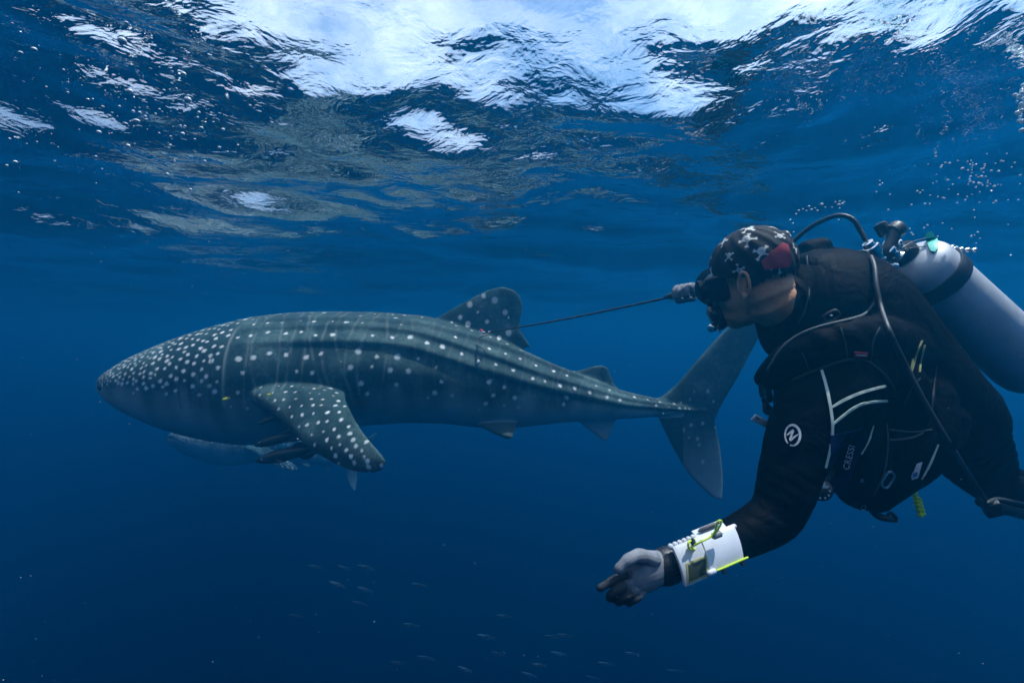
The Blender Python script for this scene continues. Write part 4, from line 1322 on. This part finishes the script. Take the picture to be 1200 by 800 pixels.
# ------------------------------------------------------------------ the wrist slate and dive computer on the near forearm
W0, W1 = pp(783, 663, 1.02), pp(873, 626, 1.068)
WA = nrm(W1 - W0)
wd = nrm(np.array(CAMP) - (W0 + W1) / 2); wd = nrm(wd - np.dot(wd, WA) * WA)
wn_ = np.cross(wd, WA)
if wn_[2] < 0: wn_ = -wn_
def curved(a0, a1, ang0, ang1, rad, thick, shift=(0, 0), n=18, m=6, skew=0.0):
    """a sheet bent round the forearm between two places along it"""
    V = []
    for lay in (0, 1):
        r = rad + (thick if lay else 0)
        for i in range(m + 1):
            for j in range(n + 1):
                t = math.radians(ang0 + (ang1 - ang0) * j / n)
                s = a0 + (a1 - a0) * i / m + skew * (j / n - .5)
                V.append(W0 + WA * s + wd * (r * math.cos(t) + shift[0]) + wn_ * (r * math.sin(t) + shift[1]))
    k = (m + 1) * (n + 1)
    F = [[o + i * (n + 1) + j, o + i * (n + 1) + j + 1, o + (i + 1) * (n + 1) + j + 1, o + (i + 1) * (n + 1) + j] for o in (0, k) for i in range(m) for j in range(n)]
    rim = [j for j in range(n + 1)] + [i * (n + 1) + n for i in range(1, m + 1)] + [m * (n + 1) + j for j in range(n - 1, -1, -1)] + [i * (n + 1) for i in range(m - 1, 0, -1)]
    F += [[rim[q], rim[(q + 1) % len(rim)], rim[(q + 1) % len(rim)] + k, rim[q] + k] for q in range(len(rim))]
    me = mesh_np("work", np.array(V), F, False); bm = bmesh.new(); bm.from_mesh(me)
    bmesh.ops.recalc_face_normals(bm, faces=bm.faces)
    ed = [e for e in bm.edges if len(e.link_faces) == 2 and e.calc_face_angle(0) > .9]
    bmesh.ops.bevel(bm, geom=ed, offset=thick * .3, segments=2, affect='EDGES', profile=.6)
    bm.verts.index_update()
    Vo = np.array([np.array(v.co) for v in bm.verts]); Fo = [[v.index for v in f.verts] for f in bm.faces]
    bm.free(); bpy.data.meshes.remove(me)
    return Vo, Fo
slate = root("wrist_slate", Vector(W0 + WA * .1), 'white curved writing slate strapped to the diver\'s near forearm, pencil on top', 'writing slate')
v, f = curved(.061, .140, -25, 19, .075, .0045, (-.028, -.004), skew=.014); pl1 = part("lower_plate", v, f, M_WHITE, slate)
BVP = [(v, f)]
v, f = curved(.066, .136, 34, 66, .046, .0055, (.0, -.004), skew=.006); part("upper_plate", v, f, M_WHITE, slate)
BVP.append((v, f))
v, f = sweep(np.array([W0 + WA * s + wd * .0475 * math.cos(.53) + wn_ * (.0475 * math.sin(.53) - .003) for s in np.linspace(.055, .150, 8)]), .0048, 12); part("hinge_rod", v, f, M_WHITE, slate)
v, f = sweep(np.array([W0 + WA * s + wd * .0455 - wn_ * .0375 for s in (.052, .062)]), .0055, 12); part("hinge_rod", v, f, M_WHITE, slate)
pz = .78
v, f = sweep(np.array([W0 + WA * s + wd * .0555 * math.cos(pz) + wn_ * (.0555 * math.sin(pz) - .002) for s in (.074, .080, .112, .118, .128)]), [.0012, .0042, .0042, .0034, .0008], 10); part("pencil", v, f, simple("dark_grey_pencil", (.05, .05, .06), .5, noise=.2), slate)
v, f = sweep(np.array([W0 + WA * s + wd * .0455 - wn_ * .0385 for s in (.070, .10, .140)]), .0022, 8); part("bungee", v, f, M_YELLOW, slate)
bp_ = [(811, 641, 1.0), (813, 639, .985), (822, 634, .98), (832, 629, .985), (838, 622, .985), (840, 613, .98), (843, 609.5, .98), (845.5, 611, .98), (843, 617, .98), (838, 625, .985), (835, 630, .99)]
v, f = sweep(spline(np.array([pp(*q) for q in bp_]), 60), .0020, 8); part("bungee", v, f, M_YELLOW, slate)
bp_ = [(814, 632, 1.0), (808, 634, .985), (806.5, 639, .982), (809, 643, .985), (814, 643, .995)]
v, f = sweep(spline(np.array([pp(*q) for q in bp_]), 30), .0022, 8); part("bungee", v, f, M_YELLOW, slate)
v, f = lathe(pp(840, 626.5, .99), WA, [(-.010, .004), (-.008, .0065), (.008, .0065), (.010, .004)], 14); part("cord_lock", v, f, simple("grey_plastic", (.22, .23, .25), .5, noise=.1), slate)
v, f = lathe(pp(812, 635, .99), wn_, [(-.006, .003), (-.004, .0055), (.005, .0055), (.007, .003)], 14); part("cord_lock", v, f, M_BLACK, slate)
for s in (.084, .128):
    v, f = boxv(W0 + WA * s + wd * .040 - wn_ * .042, (WA, wn_, wd), (.004, .006, .003), .001); part("strap_peg", v, f, M_BLACK, slate)
comp = root("dive_computer", Vector(W0 + WA * .03), 'grey-white dive computer with an olive screen on the diver\'s wrist', 'dive computer')
v, f = curved(.002, .062, -33, 25, .066, .010, (-.026, -.003), skew=.010); case = part("case", v, f, M_CASE, comp)
BVC = bvh_of((v, f))
v, f = curved(.008, .055, -29, -3, .0754, .0020, (-.026, -.003), skew=.012); sc2 = part("screen_frame", v, f, M_AMBER, comp)
v, f = curved(.0115, .0515, -26, -6, .0768, .0014, (-.026, -.003), skew=.010); part("screen", v, f, M_GREEN, comp)
for t in np.linspace(0, 1, 6):
    v, f = ellipsoid(W0 + WA * (.006 + .052 * t) + wd * .048 * math.cos(.62) + wn_ * (.048 * math.sin(.62) + .002), (WA, wd, wn_), (.006, .004, .006), 12, 8); part("case_rib", v, f, M_CASE, comp)
v, f = limb([(778, 664, 1.02, 22, 19), (786, 661, 1.025, 22, 19)], 24); part("wrist_strap", v, f, M_BLACK, comp)

# ------------------------------------------------------------------ fish
def fish_mesh(L, deep, wide, dors, tail, remora=False):
    """head at -x, nose at the origin"""
    k = np.linspace(0, 1, 26)
    h = deep * L * np.interp(k, [0, .05, .15, .32, .5, .7, .88, 1], [.10, .42, .78, 1, .95, .62, .28, .16]) / 2
    w = wide * L * np.interp(k, [0, .05, .15, .32, .5, .7, .88, 1], [.25, .55, .85, 1, .9, .5, .2, .1]) / 2
    V, F = sweep(np.stack([k * L * .84, 0 * k, 0 * k], -1), np.stack([h, w], -1), 14)
    t = .016 * L
    fins = [plate([(vec([L * .78, 0, 0]), vec([L * .86, 0, 0]), t), (vec([L * .88, 0, tail * L * .5]), vec([L * .93, 0, tail * L * .42]), t * .8), (vec([L * .97, 0, tail * L]), vec([L * 1.0, 0, tail * L]), t * .6)], 7, 10),
            plate([(vec([L * .78, 0, 0]), vec([L * .86, 0, 0]), t), (vec([L * .88, 0, -tail * L * .5]), vec([L * .93, 0, -tail * L * .42]), t * .8), (vec([L * .97, 0, -tail * L]), vec([L * 1.0, 0, -tail * L]), t * .6)], 7, 10),
            plate([(vec([L * .42, 0, deep * L * .4]), vec([L * .78, 0, deep * L * .2]), t), (vec([L * .48, 0, deep * L * .5 + dors * L * .6]), vec([L * .74, 0, deep * L * .3]), t), (vec([L * .52, 0, deep * L * .5 + dors * L]), vec([L * .58, 0, deep * L * .5 + dors * L * .9]), t * .6)], 7, 10),
            plate([(vec([L * .5, 0, -deep * L * .4]), vec([L * .78, 0, -deep * L * .2]), t), (vec([L * .55, 0, -deep * L * .5 - dors * L * .6]), vec([L * .74, 0, -deep * L * .3]), t), (vec([L * .58, 0, -deep * L * .5 - dors * L]), vec([L * .63, 0, -deep * L * .5 - dors * L * .9]), t * .6)], 7, 10)]
    for s in (1, -1):
        fins.append(plate([(vec([L * .24, s * wide * L * .4, -deep * L * .1]), vec([L * .30, s * wide * L * .4, -deep * L * .15]), t), (vec([L * .34, s * wide * L * .9, -deep * L * .3]), vec([L * .38, s * wide * L * .85, -deep * L * .35]), t * .6)], 5, 6))
    return join([(V, F)] + fins)

def fish_mat(name, back, belly):
    m = NT(name)
    tc = m.n('ShaderNodeTexCoord')
    sp = m.n('ShaderNodeSeparateXYZ', {'Vector': tc.outputs['Generated']})
    nz = m.n('ShaderNodeTexNoise', {'Vector': tc.outputs['Object'], 'Scale': 40.0, 'Detail': 4.0})
    ad = m.n('ShaderNodeMath', {0: sp.outputs[2], 1: nz.outputs['Fac']}, operation='ADD')
    c = m.ramp(ad.outputs[0], [(0.78, belly), (1.05, back)])
    return m.surf(m.n('ShaderNodeBsdfPrincipled', {'Base Color': c, 'Roughness': .45}).outputs[0])
M_REMORA = fish_mat("dark_remora_skin", (.016, .020, .024), (.035, .042, .048))
M_SILVER = fish_mat("silver_scales", (.10, .16, .17), (.42, .46, .45))
M_PILOT = fish_mat("yellow_scales", (.62, .66, .03), (.50, .60, .05))

def put_fish(name, me, nose, tail, d, d2, L, label, cat, group=None, roll=0.0, child=None):
    o = bpy.data.objects.new(name, me)
    a, b = P(*nose, d), P(*tail, d2)
    x = (b - a).normalized()
    z = Vector((0, 0, 1)); z = (z - x * z.dot(x)).normalized()
    y = z.cross(x)
    M = Matrix((x, y, z)).transposed()
    s = (b - a).length / L
    o.matrix_world = Matrix.Translation(a) @ M.to_4x4() @ Matrix.Rotation(roll, 4, 'X') @ Matrix.Scale(s, 4)
    COL.objects.link(o)
    tag(o, label, cat, group)
    if child:
        for lo in child[1]:
            e = bpy.data.objects.new("eye", child[0]); COL.objects.link(e); e.parent = o; e.location = lo
    return o
V, Fm = fish_mesh(.45, .16, .15, .035, .10)
me_r = mesh_np("remora", V, Fm); me_r.materials.append(M_REMORA)
V, Fe = ellipsoid((0, 0, 0), np.eye(3), (.006, .003, .006), 8, 6)
me_eye = mesh_np("eye", V, Fe); me_eye.materials.append(M_LETTER)
eyes = (me_eye, [(.045, -.026, .008), (.045, .026, .008)])
GR = 'remoras under the near pectoral fin'
put_fish("remora", me_r, (299.5, 540), (397, 519), 2.98, 3.0, .45, 'largest dark remora, lowest of those under the pectoral fin', 'remora', GR, .1, eyes)
put_fish("remora", me_r, (298, 522), (372, 501), 3.0, 3.06, .45, 'dark remora just above the largest one, along the shark\'s belly', 'remora', GR, -.3, eyes)
put_fish("remora", me_r, (302, 497), (342, 481), 3.02, 3.06, .45, 'small slim remora against the shark\'s pale throat', 'remora', GR, -.2, eyes)
put_fish("remora", me_r, (309, 482), (332, 476.5), 3.03, 3.05, .45, 'smallest remora, topmost under the pectoral fin root', 'remora', GR, -.2, eyes)
V, Fm = fish_mesh(.06, .34, .18, .07, .17)
me_p = mesh_np("pilot_fish", V, Fm); me_p.materials.append(M_PILOT)
put_fish("yellow_fish", me_p, (260, 468.5), (269.5, 465.5), 2.98, 3.0, .06, 'tiny yellow-green fish below the shark\'s gills', 'fish', 'tiny yellow fish by the shark')
put_fish("yellow_fish", me_p, (312.5, 462.5), (319.5, 461.5), 2.84, 2.86, .06, 'tiny yellow fish over the root of the pectoral fin', 'fish', 'tiny yellow fish by the shark')
V, Fm = fish_mesh(.14, .16, .10, .035, .10)
me_s = mesh_np("school_fish", V, Fm); me_s.materials.append(M_SILVER)
g = np.random.default_rng(4)
for x, y in ((370, 665), (403, 665), (429, 665), (395, 683), (428, 689), (422, 707), (482, 732), (491, 685), (347, 722), (466, 776), (499, 771), (545, 783), (647, 745), (662, 743),
             (655, 765), (632, 779), (620, 790), (695, 794), (741, 765), (791, 785), (710, 778), (591, 722), (584, 765), (570, 744)):
    d = g.uniform(7.5, 10.5); l = g.uniform(15, 22)
    put_fish("small_fish", me_s, (x - l / 2, y - g.uniform(0, 3)), (x + l / 2, y + g.uniform(0, 4)), d, d + g.uniform(-.05, .05), .14,
             'small silvery fish of the faint school in the dark water below', 'fish', 'faint school of small fish', g.uniform(-.3, .3))

# ------------------------------------------------------------------ bubbles and drifting specks
mt = NT("air_bubble")
lw = mt.n('ShaderNodeLayerWeight', {'Blend': 0.35})
b1 = mt.n('ShaderNodeBsdfPrincipled', {'Base Color': (.82, .94, .98, 1), 'Roughness': .12, 'Specular IOR Level': .8, 'Coat Weight': 1.0})
M_BUB = mt.surf(b1.outputs[0])
bm = bmesh.new(); bmesh.ops.create_icosphere(bm, subdivisions=2, radius=1.0)
me_b = bpy.data.meshes.new("air_bubble"); bm.to_mesh(me_b); bm.free()
me_b.polygons.foreach_set('use_smooth', [True] * len(me_b.polygons)); me_b.materials.append(M_BUB)
g = np.random.default_rng(9)
def bubble(px, py, d, rpx, label, group):
    o = bpy.data.objects.new("air_bubble", me_b)
    o.location = P(px, py, d)
    r = rpx * d / F
    o.scale = (r * g.uniform(.9, 1.2), r, r * g.uniform(.75, 1.0))
    COL.objects.link(o)
    tag(o, label, 'bubble', group)
lab = 'tiny white air bubble in the trail over the diver\'s hose and tank'
for x, y, r in ((933, 251, 1.2), (936, 247, 1.3), (941, 245, 1), (945, 247, 1), (948, 242, 1.3), (951, 246, 1.6), (955, 244, 1), (958, 247, 1.2), (963, 239.5, 1.8), (967, 243, 1), (975, 243, 1),
                (979, 237, 1.2), (983, 240, 1.7), (987, 239, 1.6), (984, 236, 1.2), (989, 237, 1.2), (984, 244, 1), (926, 258, 1), (929, 262, 1.3), (930, 272, 1.2), (983, 258, 1.0), (970, 285, 1.3),
                (1031, 217, 1.4), (1034, 215, 1), (1027, 225, 1), (1043, 228, 1), (1041, 246, 1.2), (1031, 212, 1), (1075, 224, 1.2), (1081, 223, 1), (1078, 226, 1.2), (1068, 240, 1.2), (1084, 239, 1.3),
                (1105, 232, 1.2), (1110, 211, 1.3), (1062, 267, 1.1), (1066, 268, 1), (1070, 275, 1), (1068, 273, 1.2), (1087, 264, 1.2), (1083, 267, 1), (1060, 273, .9), (1099, 277, 1)):
    bubble(x, y, g.uniform(1.38, 1.6), r, lab, "bubbles over the diver")
lab = 'tiny white air bubble in the loose cloud right of the tank'
for _ in range(95):
    x, y = (g.normal(1146, 17), g.normal(205, 16)) if g.random() < .55 else (g.uniform(1085, 1198), g.uniform(180, 300))
    if x < 1199 and not (x < 1110 and y > 262):
        bubble(x, y, g.uniform(1.3, 1.75), abs(g.normal(0, .35)) + .75, lab, "bubbles right of the tank")
lab = 'pale foam bubble at the right edge of the picture, just under the surface'
for _ in range(34):
    x, y = g.normal(1197, 3.5), g.normal(122, 15)
    bubble(min(x, 1203), y, g.uniform(1.15, 1.25), g.uniform(1.2, 3.2), lab, "foam at the right edge")
lab = 'white air bubble below the bright surface at upper left'
big = [(143, 48, 4.6), (40, 58, 3.2), (24, 62, 2.4), (24, 38, 1.6), (160, 142, 3.4), (116, 155, 2.6), (236, 150, 2.2), (214, 157, 2.4), (150, 171, 2.4), (148, 27, 2.2), (160, 36, 2), (152, 107, 3), (220, 117, 4),
       (240, 189, 1.8), (257, 173, 1.8), (196, 204, 1.9), (200, 160, 1.4), (18, 190, 2.4), (8, 194, 1.5), (215, 87, 3.2)]
for x, y, r in big:
    bubble(x, y, min(1.8, .80 * .62 * 600 / (400 - y)), r, lab, "bubbles at upper left")
for _ in range(105):
    t = g.random()
    x, y = (g.normal(165, 55), g.normal(125, 38)) if t < .7 else (g.uniform(5, 260), g.uniform(20, 250))
    if 2 < x < 300 and 4 < y < 260:
        bubble(x, y, min(1.8, g.uniform(.68, .84) * .62 * 600 / (400 - y)), abs(g.normal(0, .5)) + .7, lab, "bubbles at upper left")
# drifting plankton, far too many to count
bm = bmesh.new(); bmesh.ops.create_icosphere(bm, subdivisions=1, radius=1.0)
V0 = np.array([np.array(v.co) for v in bm.verts]); F0 = [[v.index for v in f.verts] for f in bm.faces]; bm.free()
Vs, Fs = [], []
for k in range(650):
    d = g.uniform(.7, 4.0)
    p = np.array([g.uniform(-1.1, 1.1) * d, d, ZC + g.uniform(-.72, .5) * d])
    if p[2] > -.14: continue
    Vs.append(V0 * g.uniform(.0005, .0011) * np.array([g.uniform(.6, 1.6), 1, 1]) + p)
    Fs += [[i + (len(Vs) - 1) * len(V0) for i in q] for q in F0]
o = part("suspended_specks", np.vstack(Vs), Fs, simple("pale_plankton", (.55, .58, .55), .7), None)
tag(o, 'fine pale specks of plankton drifting all through the water', 'plankton', None, 'stuff')
